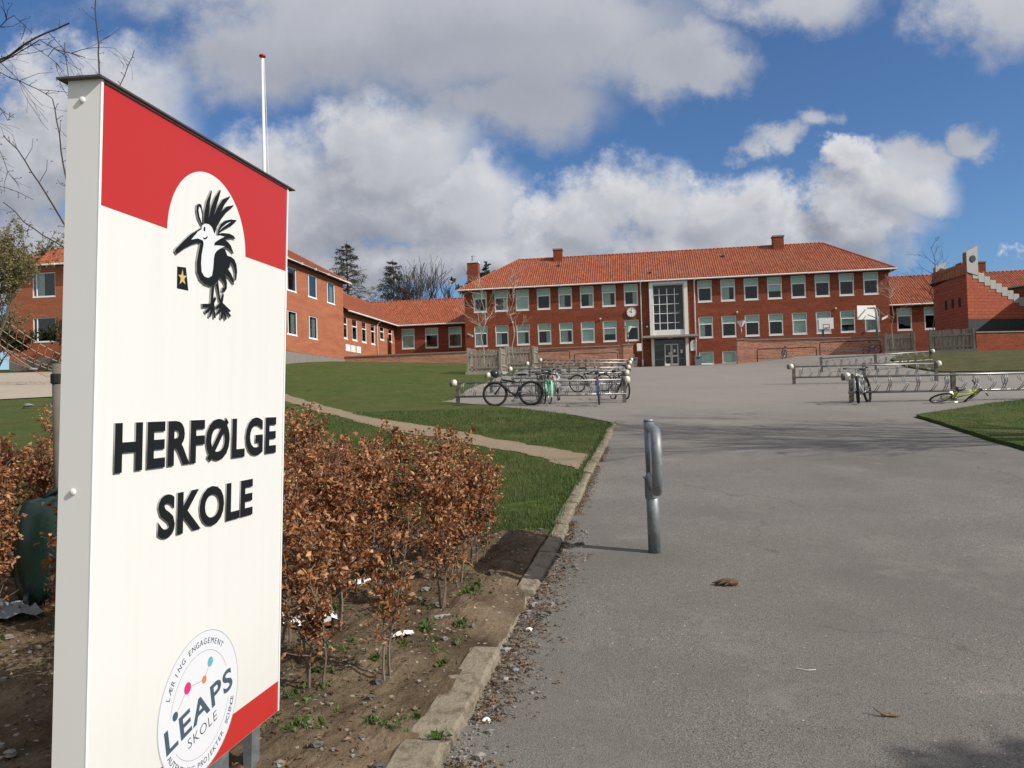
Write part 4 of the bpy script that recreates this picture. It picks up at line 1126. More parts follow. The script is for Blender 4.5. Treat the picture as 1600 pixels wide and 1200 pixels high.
    for i in range(3): line([dots[i][0], dots[i + 1][0]], .0012, M['navy'], 'link_line')
    for (x, h), r_, mt in dots:
        MB().prism([(x + r_ * math.cos(t * .3927), -h + r_ * math.sin(t * .3927)) for t in range(16)], .0015, .0022, lambda a, z, y: (a, y, z)).build('dot', M[mt], dk)
    put('LEAPS', .337, .712, 1.792, 1.868, M['navy'], 'lettering', ext=.0004, bold=.02, y=.0015, parent=dk, rot=R_(12.0), sp=1.12)
    put('SKOLE', .449, .612, 1.862, 1.894, M['navy'], 'lettering', ext=.0003, bold=-.012, y=.0015, parent=dk, rot=R_(11.5), sp=1.12)
    def ringtext(s, r_, a0, a1, size, inward):
        n = len(s)
        for i, ch in enumerate(s):
            if ch == ' ': continue
            a = R_(a0 + (a1 - a0) * i / (n - 1))
            me, (x0, x1, y0, y1) = text_mesh(ch, size, M['navy'], 'ring_letter', .0003)
            rot = a - math.pi / 2 if not inward else a + math.pi / 2
            for v in me.vertices:
                X = v.co.x - (x0 + x1) / 2; Y = v.co.y - size * .36
                v.co = (kx + r_ * math.cos(a) + X * math.cos(rot) - Y * math.sin(rot), .0018 + v.co.z, -ky + r_ * math.sin(a) + X * math.sin(rot) + Y * math.cos(rot))
            if -ky + r_ * math.sin(a) < -1.985: continue
            me.flip_normals(); link('ring_letter', me, dk)
    ringtext('LÆRING', .190, 157, 122, .026, False); ringtext('ENGAGEMENT', .190, 111, 53, .026, False)
    ringtext('AUTENTISKE', .192, -147, -101, .026, True); ringtext('PROJEKTER', .192, -92, -49, .026, True); ringtext('SCIENCE', .192, -38, -15, .026, True)
sign()


# ------------------------------------------------------------------ barrier post with its folded gate
def barrier():
    p = Vector((1.08, 6.18, 0)); p.z = Hh(p.x, p.y) + .02
    b = empty('barrier_post', p); tag(b, 'galvanised steel barrier post with its folded tubular gate standing on the drive', 'bollard')
    top = 1.02
    MB().tube([(0, 0, -.05), (-.008, 0, .6)], .049, 18).tube([(-.008, 0, .55), (-.017, 0, top)], .040, 18).lathe([(.041, top - .002), (.041, top + .012), (.034, top + .02), (0, top + .022)], 18, (-.017, 0, 0)).build('post', M['galv'], b, smooth=True)
    MB().lathe([(.05, .42), (.054, .425), (.054, .575), (.066, .578), (.066, .588), (.05, .592)], 20, (-.010, 0, 0)).build('sleeve', M['rail'], b, smooth=True).data.materials[0] = M['grey']
    d = Vector((-.172, -1.26, 0)).normalized(); L = 1.22
    f = lambda s, z: Vector((-.015, 0, 0)) + d * s + Vector((0, 0, z + .0))
    pts = [f(.02, .97), f(.12, .965)]
    def arc(cs, cz, r, a0, a1, n=7): return [f(cs + r * math.cos(R_(a0 + (a1 - a0) * i / n)), cz + r * math.sin(R_(a0 + (a1 - a0) * i / n))) for i in range(n + 1)]
    pts = [f(.0, 0.985), f(.1, 0.985)] + arc(L - .14, 0.985 - .14, .14, 90, 0) + arc(L - .14, .60 + .14, .14, 0, -90) + [f(.1, .60), f(.0, .60)]
    g = MB().tube(pts, .034, 14).build('gate', M['galv'], b, smooth=True)
    nrm = Vector((0, 0, 1)).cross(d)
    mb = MB(); c = f(L / 2 - .01, .792); mb.obox(c, d * (L / 2 - .06), nrm * .003, Vector((0, 0, .168))); mb.build('gate_plate', M['signgrey'], g)
    MB().tube([f(.03, .62), f(.10, .80)], .014, 8).tube([f(.04, .50), f(.26, .62)], .02, 10).build('brace', M['galv'], b, smooth=True)
    MB().lathe([(.007, 0), (.007, .012), (0, .014)], 8, (.025, -.032, .50), 'Y').build('bolt', M['black'], b)
barrier()


# ------------------------------------------------------------------ cycle racks
def rack_meshes(L):
    posts = []
    def post(x):
        return MB().box(x - .055, x + .055, -.05, .05, -.15, .78)
    rails = MB()
    rails.tube([(-.02, -.03, .70), (L + .02, -.03, .70)], .031, 8)
    rails2 = MB().tube([(-.08, -.03, .27), (L + .06, -.03, .27)], .032, 8)
    for zz_, r_ in ((.70, .031), (.27, .032)): (rails if zz_ > .5 else rails2).tube([(-.05, .13, zz_), (L + .04, .13, zz_)], r_, 8)
    hs = []
    for hi in (True, False):
        hold = MB()
        for dx in (0, .055):
            if hi: pts = [(dx, -.03, .70), (dx - .03, -.24, .66), (dx - .05, -.30, .5), (dx - .05, -.05, .27)]
            else: pts = [(dx, -.03, .70), (dx - .02, -.12, .56), (dx + .03, -.34, .47), (dx - .04, -.2, .30), (dx - .04, -.03, .27)]
            hold.tube(pts, .011, 5, caps=False)
            if hi: hold.tube([(dx + .1, .13, .70), (dx + .13, .34, .62), (dx + .1, .13, .27)], .010, 4, caps=False)
        hold.tube([(-.03, -.28, .50), (.03, -.28, .50)], .007, 5)
        hs.append(hold.mesh('wheel_holder', M['steel'], True))
    return post, rails.mesh('rail', M['rail'], True), rails2.mesh('rail', M['rail'], True), hs
RK = {}
def dome_mesh():
    mb = MB(); prof = [(.0, .10), (.07, .095), (.115, .06), (.135, .0), (.135, -.012), (.138, -.016), (.13, -.03), (.11, -.075), (.06, -.11), (0, -.118)]
    mb.lathe(prof, 16, (0, 0, 0), 'X'); return mb.mesh('end_dome', M['ball'], True)
DOME = dome_mesh()
DOME_SHADE = MB().lathe([(.0, .0), (.10, 0.0), (.12, .02), (.12, .10), (0, .10)], 14, (-.17, .03, 0), 'X').mesh('dome_shade_disc', M['post'], True)  # dark disc on each dome's left, its shaded side built as a part
def rack(x, y, L, ang, label, cat='cycle rack', group='cycle racks with white end domes', domes=(True, True), dz=0):
    z = Hh(x, y) + .02 + dz; ex = Vector((math.cos(ang), math.sin(ang), 0)); q = Vector((x, y, 0)) + ex * L; slope = math.atan2(Hh(q.x, q.y) - Hh(x, y), L)
    r = empty('cycle_rack', (x, y, z)); r.rotation_euler = (0, -slope, ang); tag(r, label, cat, group)
    if L not in RK: RK[L] = rack_meshes(L)
    post, m1, m2, m3 = RK[L]
    for px in ([.0, L / 2, L] if L > 3 else [0, L]):
        key = ('post', px); 
        if key not in RK: RK[key] = post(px).mesh('rack_post', M['post'])
        link('post', RK[key], r)
    link('rail', m1, r); link('rail', m2, r)
    hx = .22; hk = 0
    while hx < L - .1: link('wheel_holder', m3[hk % 2], r, (hx, 0, 0)); hx += .36; hk += 1
    for k, px in ((0, -.10), (1, L + .10)):
        if domes[k]:
            o = link('end_dome', DOME, r, (px, -.02, .70)); o.scale = (.86, .86, .86); link('dome_shade_disc', DOME_SHADE, o)
    return r
AU = -YAW
LEFTR = [(-1.72, 24.85, 'front left cycle rack, nearest of the left rows, with the mountain bike before it'), (-.82, 31.0, 'second cycle rack of the left rows, just behind the nearest one'), (.05, 36.4, 'third cycle rack of the left rows, in the middle of the five'),
         (.95, 41.9, 'fourth cycle rack of the left rows, one before the farthest'), (1.85, 47.3, 'farthest cycle rack of the left rows, near the garden wall pillar')]
for x, y, lb in LEFTR: rack(x, y, 5.2, AU, lb)
rack(9.30, 21.6, 5.2, AU, 'nearest right hand cycle rack, with a grey bicycle leaning on its end', domes=(True, False))
rack(14.45, 20.79, 5.2, AU, 'right hand cycle rack running out of the frame, behind the fallen yellow bicycle', domes=(False, False))
rack(11.25, 31.4, 5.3, AU, 'second right hand cycle rack, between the nearest rack and the mossy bank', domes=(True, True))
rack(16.0, 40.6, 5.3, AU, 'far right hand cycle rack with a white end dome, before the picket enclosures', domes=(False, True))
def hoop_rack(a, b, L, lb):
    p = sch(a, b, 0); z = Hh(p.x, p.y) + .02; r = empty('hoop_rack', (p.x, p.y, z), -YAW); tag(r, lb, 'cycle rack', 'hoop racks along the garden walls')
    MB().tube([(0, 0, 0), (0, 0, .95), (.06, 0, 1.05), (L - .06, 0, 1.05), (L, 0, .95), (L, 0, 0)], .035, 8).build('frame', M['black'], r, smooth=True)
    mb = MB(); mb.tube([(0, -.05, .28), (L, -.05, .28)], .03, 8)
    x = .3
    mb.build('rail', M['rail'], r, smooth=True); hm = MB().tube([(0, -.05, .28), (.12, -.32, .45), (.22, .0, .62)], .012, 5).mesh('wheel_holder', M['rail'], True)
    while x < L - .3: link('wheel_holder', hm, r, (x, 0, 0)); x += .5
hoop_rack(26.1, -8.4, 4.6, 'black hoop rack against the right garden wall, the one nearer the pillar'); hoop_rack(31.0, -8.3, 4.6, 'black hoop rack against the right garden wall, the one nearer the picket fence')
hoop_rack(6.2, -8.5, 4.6, 'black hoop rack against the left garden wall beside the picket enclosure'); hoop_rack(11.2, -8.5, 3.6, 'black hoop rack against the left garden wall beside its pillar')


# ------------------------------------------------------------------ bicycles
def bicycle(x, y, heading, frame_col, label, lean=0., steer=0., lay=0., r=.345, guards=False, carrier=False, basket=False, tilt=0., strip=None, sc=1., fat=1.):
    """local x forwards, origin on the ground between the wheels"""
    z = Hh(x, y) + .022; root = empty('bicycle', (x, y, z)); root.scale = (sc,) * 3
    root.rotation_mode = 'XYZ'; root.rotation_euler = (lean + lay, tilt, heading); tag(root, label, 'bicycle')
    wb = .54; fr = M[frame_col]
    def wheel(cx, par):
        t = MB(); n = 28; ring = [(r * math.cos(2 * math.pi * i / n), 0, r * math.sin(2 * math.pi * i / n)) for i in range(n)]
        t.tube([(a * .93, 0, c * .93) for a, b, c in ring], .028 * fat if not guards else .020, 8, closed=True)
        o = t.build('wheel', M['rubber'], par, (cx, 0, r), smooth=True)
        t = MB().tube([(a * .875, 0, c * .875) for a, b, c in ring], .011, 6, closed=True); t.build('rim', M['chrome'], o, smooth=True)
        t = MB()
        for i in range(18):
            a = i * 2 * math.pi / 18; t.tube([(0, .022 * (-1) ** i, 0), (r * .87 * math.cos(a), 0, r * .87 * math.sin(a))], .0022, 3, caps=False)
        t.lathe([(.018, -.045), (.026, -.03), (.014, 0), (.026, .03), (.018, .045)], 10, (0, 0, 0), 'Y'); t.build('spokes', M['steel'], o); return o
    wheel(-wb, root)
    bb = Vector((-.10, 0, .29)); st = Vector((-.24, 0, .76)); hd = Vector((.33, 0, .80)); hl = Vector((.365, 0, .64)); ra = Vector((-wb, 0, r))
    f = MB(); f.tube([bb, st], .021 * fat, 8).tube([st + (bb - st) * .12, hd - (hd - hl) * .1], .022 * fat, 8).tube([bb, hl], .029 * fat, 8).tube([hd, hl], .027 * fat, 8)
    for s in (-1, 1): f.tube([bb + Vector((0, s * .03, 0)), ra + Vector((0, s * .055, 0))], .010, 6).tube([st + Vector((0, s * .015, -.08)), ra + Vector((0, s * .055, 0))], .009, 6)
    f.build('frame', fr, root, smooth=True)
    MB().tube([st, st + Vector((-.035, 0, .14))], .013, 8).build('seat_post', M['steel'], root)
    sd = MB(); c = st + Vector((-.05, 0, .16))
    prof = [(-.13, .075), (-.09, .085), (-.02, .06), (.06, .028), (.14, .018)]
    sd.v = []
    for px, w in prof:
        for yy, zz in ((-w, 0), (-w * .8, .03), (0, .045), (w * .8, .03), (w, 0), (0, -.025)): sd.v.append((c.x + px, yy, c.z + zz))
    for i in range(4):
        for k in range(6): sd.f.append((i * 6 + k, i * 6 + (k + 1) % 6, (i + 1) * 6 + (k + 1) % 6, (i + 1) * 6 + k)); sd.uv.append([(0, 0)] * 4); sd.mi.append(0)
    sd.f += [tuple(reversed(range(6))), tuple(range(24, 30))]; sd.uv += [[(0, 0)] * 6] * 2; sd.mi += [0, 0]
    sd.build('saddle', M['black'], root, smooth=True)
    ck = MB().lathe([(.0, -.03), (.09, -.03), (.09, -.024), (0, -.024)], 18, tuple(bb), 'Y')
    ck.tube([bb + Vector((0, -.05, 0)), bb + Vector((.12, -.06, -.12))], .009, 6).tube([bb + Vector((0, .05, 0)), bb + Vector((-.12, .06, .12))], .009, 6)
    ck.obox(bb + Vector((.12, -.11, -.12)), (.05, 0, 0), (0, .045, 0), (0, 0, .012)).obox(bb + Vector((-.12, .11, .12)), (.05, 0, 0), (0, .045, 0), (0, 0, .012))
    ck.tube([bb + Vector((0, -.03, .088)), ra + Vector((0, -.03, .035))], .005, 4).tube([bb + Vector((0, -.03, -.088)), ra + Vector((0, -.03, -.035))], .005, 4)
    ck.build('crankset', M['steel'], root)
    # steering assembly turns about the head tube
    ax = (hd - hl).normalized(); stg = empty('steering', tuple(hl)); bpy.data.objects.remove(stg)
    fa = Vector((wb, 0, r)); Rm = Matrix.Rotation(steer, 4, ax)
    X = Matrix.Translation(hl) @ Rm @ Matrix.Translation(-hl)
    fk = MB(); fk.tube([hl, hl + Vector((.01, 0, -.05))], .02, 8)
    for s in (-1, 1): fk.tube([hl + Vector((.01, s * .02, -.03)), hl + Vector((.03, s * .05, -.08)), fa + Vector((0, s * .052, 0))], .012 * fat ** 2, 8)
    fo = fk.build('fork', fr if strip is None else M[strip], root, smooth=True); fo.matrix_local = X
    w = wheel(wb, root); w.matrix_local = X @ Matrix.Translation((wb, 0, r))
    hb = MB(); t = hd + ax * .10; hb.tube([hd, t], .014, 8).tube([t, t + Vector((.07, 0, .02))], .014, 8)
    c = t + Vector((.07, 0, .02)); hb.tube([c + Vector((-.06, -.31, .03)), c + Vector((-.01, -.14, .015)), c, c + Vector((-.01, .14, .015)), c + Vector((-.06, .31, .03))], .012, 8)
    ho = hb.build('handlebar', M['steel'], root, smooth=True); ho.matrix_local = X
    gp = MB()
    for s in (-1, 1): gp.tube([c + Vector((-.06, s * .31, .03)), c + Vector((-.04, s * .21, .023))], .019, 8)
    gp.build('grip', M['black'], ho, smooth=True)
    if guards:
        for cx, a0, a1, T_ in ((-wb, 20, 200, None), (wb, 10, 140, X)):
            g = MB(); n = 12; P = []
            for i in range(n + 1):
                a = R_(a0 + (a1 - a0) * i / n); P.append((cx + (r + .035) * math.cos(a), r + (r + .035) * math.sin(a)))
            for i in range(n):
                g.face([(P[i][0], -.028, P[i][1]), (P[i + 1][0], -.028, P[i + 1][1]), (P[i + 1][0], .028, P[i + 1][1]), (P[i][0], .028, P[i][1])])
                g.face([(P[i][0] * 1.0, -.028, P[i][1] + .004), (P[i + 1][0], -.028, P[i + 1][1] + .004), (P[i + 1][0], .028, P[i + 1][1] + .004), (P[i][0], .028, P[i][1] + .004)][::-1])
            o = g.build('mudguard', fr, root, smooth=True)
            if T_ is not None: o.matrix_local = T_
    if carrier:
        g = MB(); z0 = r * 2 + .09
        for yy in (-.06, 0, .06): g.tube([(-wb - .2, yy, z0), (-.27, yy, z0)], .006, 5)
        for xx in (-wb - .2, -.5, -.28): g.tube([(xx, -.06, z0), (xx, .06, z0)], .006, 5)
        for s in (-1, 1): g.tube([(-wb - .08, s * .06, z0), (-wb, s * .06, r)], .006, 5)
        g.build('carrier', M['steel'], root); MB().obox((-wb - .21, 0, z0 - .03), (.014, 0, 0), (0, .04, 0), (0, 0, .022)).build('rear_light', M['red'], root)
    if basket:
        g = MB(); c0 = c + Vector((.16, 0, -.05))
        for i in range(6):
            z_ = c0.z - .2 + i * .045; g.tube([(c0.x - .12, -.17, z_), (c0.x + .12, -.17, z_), (c0.x + .12, .17, z_), (c0.x - .12, .17, z_)], .006, 4, closed=True)
        for xx in (-.12, -.04, .04, .12):
            for yy in (-.17, .17): g.tube([(c0.x + xx, yy, c0.z - .2), (c0.x + xx, yy, c0.z + .025)], .005, 4)
        for yy in (-.08, 0, .08):
            for xx in (-.12, .12): g.tube([(c0.x + xx, yy, c0.z - .2), (c0.x + xx, yy, c0.z + .025)], .005, 4)
        g.box(c0.x - .12, c0.x + .12, -.17, .17, c0.z - .205, c0.z - .2); o = g.build('basket', M['black'], root); o.matrix_local = X
    return root
paint('blackpaint', (.02, .022, .028)); paint('mint', (.25, .62, .42)); paint('silver', (.42, .42, .42)); paint('lime', (.36, .44, .03)); paint('darkblue', (.03, .05, .14)); paint('skyblue', (.2, .5, .6))
paint('whitepaint', (.6, .6, .58)); paint('bluetrim', (.05, .14, .4))
bicycle(.02, 24.0, math.pi - .10, 'blackpaint', 'black mountain bike standing side-on before the nearest left rack, helmet on its bars', lean=.09, steer=.12, r=.365, strip='blackpaint', sc=1.02, fat=1.35)
bicycle(1.05, 24.1, math.pi / 2 + .12, 'mint', 'mint green bicycle seen from behind in the nearest left rack', lean=.06, guards=True, carrier=True)
bicycle(2.56, 23.2, math.pi / 2 - .12, 'darkblue', 'dark bicycle with pale blue trim seen from behind in the nearest left rack', lean=-.05, guards=True, carrier=True, strip='skyblue')
bicycle(3.45, 25.3, -math.pi / 2 + .25, 'blackpaint', 'dark bicycle behind the right end post of the nearest left rack', lean=.06)
bicycle(1.25, 28.9, -math.pi / 2 - .1, 'blackpaint', 'black bicycle with a front basket, parked between the first and second left racks', lean=-.05, basket=True, guards=True)
bicycle(1.65, 29.1, -math.pi / 2 + .1, 'whitepaint', 'white framed bicycle beside the basket bicycle between the left racks', lean=.05, guards=True)
bicycle(3.0, 29.9, -.5, 'blackpaint', 'dark bicycle with raised handlebars in the second left rack', lean=.1)
bicycle(9.42, 21.15, -math.pi / 2 - .66, 'silver', 'grey bicycle leaning on the end of the nearest right hand rack', lean=.10, steer=.3, r=.36, fat=1.25)
bicycle(11.55, 20.75, .12, 'lime', 'black and lime yellow bicycle lying on its side before the right hand rack', lay=1.15, sc=.86, r=.33, steer=.5)
p = sch(28.1, -8.7); bicycle(p.x, p.y, math.pi / 2 - .1, 'blackpaint', 'dark bicycle in the hoop rack against the right garden wall', lean=.05)
p = sch(34.8, -8.9); bicycle(p.x, p.y, -math.pi / 2 + .5, 'darkblue', 'dark bicycle leaning on the garden wall beside the picket fence', lean=-.1)
bicycle(4.3, 31.2, math.pi / 2 + .2, 'blackpaint', 'dark bicycle near the right end of the second left rack', lean=.05, guards=True)
bicycle(2.1, 35.4, -math.pi / 2 - .15, 'darkblue', 'dark blue bicycle in the third left rack', lean=-.06)
bicycle(.95, 25.7, -math.pi / 2 + .15, 'blackpaint', 'black bicycle behind the mint green one in the nearest left rack', lean=.06, basket=True)
bicycle(1.5, 25.5, -math.pi / 2 - .1, 'silver', 'grey bicycle right of the mint green one, behind the nearest left rack', lean=-.04, guards=True)
def helmet():
    c = Vector((-.52, 23.75, 0)); c.z = Hh(-.52, 23.75) + 1.02; mb = MB(); n = 14
    prof = [(.145, -.05), (.15, -.02), (.145, .04), (.12, .09), (.07, .125), (0, .14)]
    mb.lathe(prof, n); mb.lathe([(.125, -.05), (.12, .03), (.08, .09), (0, .11)], n)
    o = empty('helmet', c); o.rotation_euler = (.5, .6, .3); o.scale = (.9, 1.15, 1); tag(o, 'black cycle helmet hanging on the handlebar of the mountain bike', 'helmet')
    mb.build('shell', M['blackpaint'], o, smooth=True); st = MB(); 
    for s in (-1, 1): st.tube([(s * .12, .05, -.04), (s * .05, .02, -.2), (0, 0, -.22)], .006, 4)
    st.build('strap', M['black'], o)
helmet()


# ------------------------------------------------------------------ trees and plants
def grow(mb, p, d, L, r, depth, rnd, bend=.25, nch=3, up=.15, n=5, spread=.7, shrink=.62, tips=None, seg=4, minr=.003):
    pts = [p.copy()]; rad = [r]; q = p.copy(); dd = d.normalized()
    for i in range(seg):
        dd = (dd + Vector((rnd.uniform(-1, 1), rnd.uniform(-1, 1), rnd.uniform(-1, 1))) * bend * .5 + Vector((0, 0, up * .5))).normalized()
        q = q + dd * (L / seg); pts.append(q.copy()); rad.append(max(minr, r * (1 - .75 * (i + 1) / seg)))
    mb.tube(pts, rad, max(3, n), caps=False)
    if tips is not None and depth <= 1: tips += pts[1:]
    if depth > 0:
        for k in range(nch):
            t = rnd.uniform(.3, .98) if k else .97; i = min(seg - 1, int(t * seg)); f = t * seg - i
            b = pts[i].lerp(pts[i + 1], f); ax = (pts[i + 1] - pts[i]).normalized(); o = ax.orthogonal().normalized()
            o = Matrix.Rotation(rnd.uniform(0, 6.283), 3, ax) @ o
            nd = (ax + o * rnd.uniform(spread * .6, spread * 1.2)).normalized()
            grow(mb, b, nd, L * shrink * rnd.uniform(.75, 1.15), rad[i] * .6, depth - 1, rnd, bend, nch, up, n - 1, spread, shrink, tips, max(2, seg - 1), minr)


def leafcard(mb, p, size, rnd, w=.5, fold=.25):
    a = Vector((rnd.gauss(0, 1), rnd.gauss(0, 1), rnd.gauss(0, 1))).normalized(); b = a.orthogonal().normalized(); b = Matrix.Rotation(rnd.uniform(0, 6.28), 3, a) @ b; c = a.cross(b)
    s = size * rnd.uniform(.7, 1.25); i = len(mb.v)
    L1 = p + a * s * .5; tip = p + a * s; l = p + a * s * .5 + b * s * w * .5 + c * s * fold * .5; r_ = p + a * s * .5 - b * s * w * .5 + c * s * fold * .5
    mb.v += [tuple(p), tuple(l), tuple(tip), tuple(r_)]; mb.f += [(i, i + 1, i + 2), (i, i + 2, i + 3)]; mb.uv += [[(0, 0)] * 3] * 2; mb.mi += [0, 0]


def young_tree(x, y, h, label, seed, mt='barkgrey', cat='tree', group='young trees in picket enclosures'):
    rnd = random.Random(seed); z = Hh(x, y) + .05; r = empty('young_tree', (x, y, z)); tag(r, label, cat, group)
    t = MB(); pts = [Vector((rnd.uniform(-.04, .04) * i, rnd.uniform(-.04, .04) * i, h * i / 8)) for i in range(9)]; t.tube(pts, [.036 * (1 - .09 * i) for i in range(9)], 7); t.build('trunk', M[mt], r, smooth=True)
    c = MB()
    for k in range(16):
        i = rnd.randint(3, 7); f = rnd.random(); b = pts[i].lerp(pts[i + 1], f); a = rnd.uniform(0, 6.28)
        grow(c, b, Vector((math.cos(a), math.sin(a), rnd.uniform(.35, .9))), h * rnd.uniform(.14, .30) * (1.25 - i / 10), .020, 2, rnd, .35, 3, .15, 4, .6, .6, None, 4, .006)
    c.build('crown', M[mt], r)


def picket(x, y, ang, w, d, label, h=1.22, seed=0):
    rnd = random.Random(seed); z = Hh(x, y) + .06; r = empty('picket_enclosure', (x, y, z), ang); tag(r, label, 'picket fence', 'picket enclosures round young trees')
    dz = lambda px, py: Hh(x + px * math.cos(ang) - py * math.sin(ang), y + px * math.sin(ang) + py * math.cos(ang)) - Hh(x, y)
    for (x0, y0, x1, y1) in ((0, 0, w, 0), (0, d, w, d), (0, 0, 0, d), (w, 0, w, d)):
        L = math.hypot(x1 - x0, y1 - y0); n = int(L / .21); e = Vector(((x1 - x0) / L, (y1 - y0) / L, 0)); q = Vector((-e.y, e.x, 0)); mb = MB(); zz = max(dz(x0, y0), dz(x1, y1))
        for i in range(n):
            c = Vector((x0, y0, 0)) + e * (L * (i + .5) / n); hh = h + rnd.uniform(-.03, .03); lean = rnd.uniform(-.015, .015)
            mb.obox(c + q * .03 + Vector((0, 0, zz + hh / 2 + .10)), e * .057, q * .011, Vector((e.x * lean, e.y * lean, hh / 2)))
        for zr in (.35, 1.05): mb.obox(Vector(((x0 + x1) / 2, (y0 + y1) / 2, zz + zr)), e * (L / 2), q * .02, Vector((0, 0, .045)))
        mb.build('picket_panel', M['wood'], r)
    for px, py in ((0, 0), (w, 0), (0, d), (w, d)):
        zz = dz(px, py); MB().box(px - .06, px + .06, py - .06, py + .06, zz - .2, zz + h + .16).build('post', M['wood'], r)
    MB().box(-.12, w + .12, -.12, d + .12, -.5, .14).build('kerb_edging', M['concrete'], r)
    return r
picket(-2.45, 44.2, -YAW, 1.85, 2.0, 'left picket enclosure with grey boards, the one standing on the lawn edge', seed=1)
young_tree(-1.6, 45.1, 5.6, 'thin pale young tree inside the left picket enclosure nearest the lawn', 5)
picket(-.35, 49.5, -YAW, 1.75, 2.0, 'left picket enclosure set back just behind the one on the lawn edge', h=1.3, seed=2)
young_tree(.15, 50.5, 5.9, 'thin pale young tree in the picket enclosure nearer the left cycle racks', 9)
picket(26.0, 54.5, -YAW - .25, 1.75, 2.0, 'right picket enclosure at the end of the garden wall', h=1.25, seed=3)
young_tree(27.0, 55.6, 5.2, 'slim young tree in the picket enclosure at the end of the garden wall', 13, 'barkgrey')
picket(25.8, 48.3, -YAW - .3, 2.3, 2.2, 'right picket enclosure on the mossy bank, darker and nearer', h=1.3, seed=4)
young_tree(26.4, 49.0, 6.6, 'tall dark young tree in the picket enclosure on the mossy bank', 21, 'twig')


def conifer(x, y, h, label, seed, mt='needle', wd=.24, group='bare larches behind the school', droop=.35, dens=1.0, cards=True):
    rnd = random.Random(seed); z = Hh(x, y); r = empty('larch_tree', (x, y, z)); tag(r, label, 'tree', group)
    MB().tube([(0, 0, 0), (.1, 0, h * .5), (0, .05, h)], [.28, .17, .03], 7).build('trunk', M['twig'], r, smooth=True)
    c = MB(); zz = h * .22
    while zz < h * .98:
        f = 1 - zz / h; L = h * wd * (f ** .75) * rnd.uniform(.75, 1.15) + .25
        for k in range(int(5 * dens)):
            a = rnd.uniform(0, 6.28); d = Vector((math.cos(a), math.sin(a), rnd.uniform(-.15, .4))); Lk = L * rnd.uniform(.6, 1.1)
            pts = [Vector((0, 0, zz)), Vector((0, 0, zz)) + d * Lk * .35 + Vector((0, 0, .02 * Lk)), Vector((0, 0, zz)) + d * Lk * .75 + Vector((0, 0, -droop * .35 * Lk)), Vector((0, 0, zz)) + d * Lk + Vector((0, 0, -droop * .28 * Lk))]
            c.tube(pts, [.045, .035, .022, .01], 3, caps=False)
            for m_ in range(int(9 * dens)):
                t = rnd.uniform(.2, 1) * 3; i = min(2, int(t)); b = pts[i].lerp(pts[i + 1], t - i); sd = rnd.choice((-1, 1))
                e = (d * .5 + Vector((-d.y, d.x, 0)) * sd * rnd.uniform(.4, 1) + Vector((0, 0, rnd.uniform(-.9, .1)))).normalized(); l = Lk * .28 * rnd.uniform(.4, 1) + .15
                c.tube([b, b + e * l * .6 + Vector((0, 0, -.04 * l)), b + e * l + Vector((0, 0, -.16 * l))], [.016, .012, .006], 3, caps=False)
                if cards:
                    for q_ in range(3): leafcard(c, b + e * l * rnd.uniform(.2, 1) + Vector((0, 0, -.05)), .22, rnd, .35)
        zz += h * .030 + rnd.uniform(0, .12)
    c.build('crown', M[mt], r)
    return r
p = at(543, 470, 108); conifer(p.x, p.y, 24.6 - Hh(p.x, p.y), 'broad dark larch behind the left wing, tallest of the row', 3, wd=.42, droop=.15, dens=1.7)
p = at(615, 470, 112); conifer(p.x, p.y, 22.6 - Hh(p.x, p.y), 'narrow brown larch behind the left wing roof, second of the row', 8, wd=.36, droop=.2, dens=1.6)
p = at(573, 470, 118); conifer(p.x, p.y, 18.0 - Hh(p.x, p.y), 'shorter bushy conifer between the two larches behind the wing', 15, 'pine', .42, dens=1.2)


def bare_tree(x, y, h, label, seed, mt='twig', depth=5, nch=4, spread=.5, name='bare_tree', cat='tree', group=None, r0=.16, leaves=None, nleaf=0, lsize=.1, trunk=.28, bend=.25, up=.25, minr=.006, z=None, shrink=.66):
    rnd = random.Random(seed); r = empty(name, (x, y, Hh(x, y) if z is None else z)); tag(r, label, cat, group)
    th = h * trunk; MB().tube([(0, 0, -.1), (.03, 0, th * .5), (0, .04, th * 1.15)], [r0 * 1.2, r0, r0 * .8], 8).build('trunk', M[mt], r, smooth=True)
    c = MB(); tips = []
    for k in range(5):
        a = k * 1.256 + rnd.uniform(-.4, .4); sp = 0.0 if k == 0 else spread
        grow(c, Vector((0, 0, th * rnd.uniform(.8, 1.1))), Vector((math.cos(a) * sp, math.sin(a) * sp, 1)), h * .40, r0 * .6, depth - 1, rnd, bend, nch, up, 5, spread * 1.2, shrink, tips, 4, minr)
    c.build('crown', M[mt], r)
    if leaves:
        l = MB()
        for k in range(nleaf): leafcard(l, rnd.choice(tips) + Vector((rnd.gauss(0, .08), rnd.gauss(0, .08), rnd.gauss(0, .08))), lsize, rnd)
        l.build('foliage', M[leaves], r)
    return r
G3 = 'bare trees behind the school roofs'
for i, (px, py, D, lb) in enumerate([(655, 418, 112, 'bare rounded tree behind the left wing roof, right of the larches'), (640, 440, 118, 'lower bare tree squeezed between larch and rounded tree'), (688, 452, 116, 'low bare tree at the right end of the row, near the flue chimney')]):
    p = at(px, py, D); q = Hh(p.x, p.y); bare_tree(p.x, p.y, (p.z - q) * 1.0, lb, 30 + i, depth=4, nch=4, spread=.45, group=G3, minr=.03, r0=.22)
p = at(766, 420, 104); bare_tree(p.x, p.y, p.z - Hh(p.x, p.y), 'dark evergreen tree top showing over the roof beside the flue chimney', 41, depth=3, nch=4, leaves='pine', nleaf=4500, lsize=.5, minr=.03)
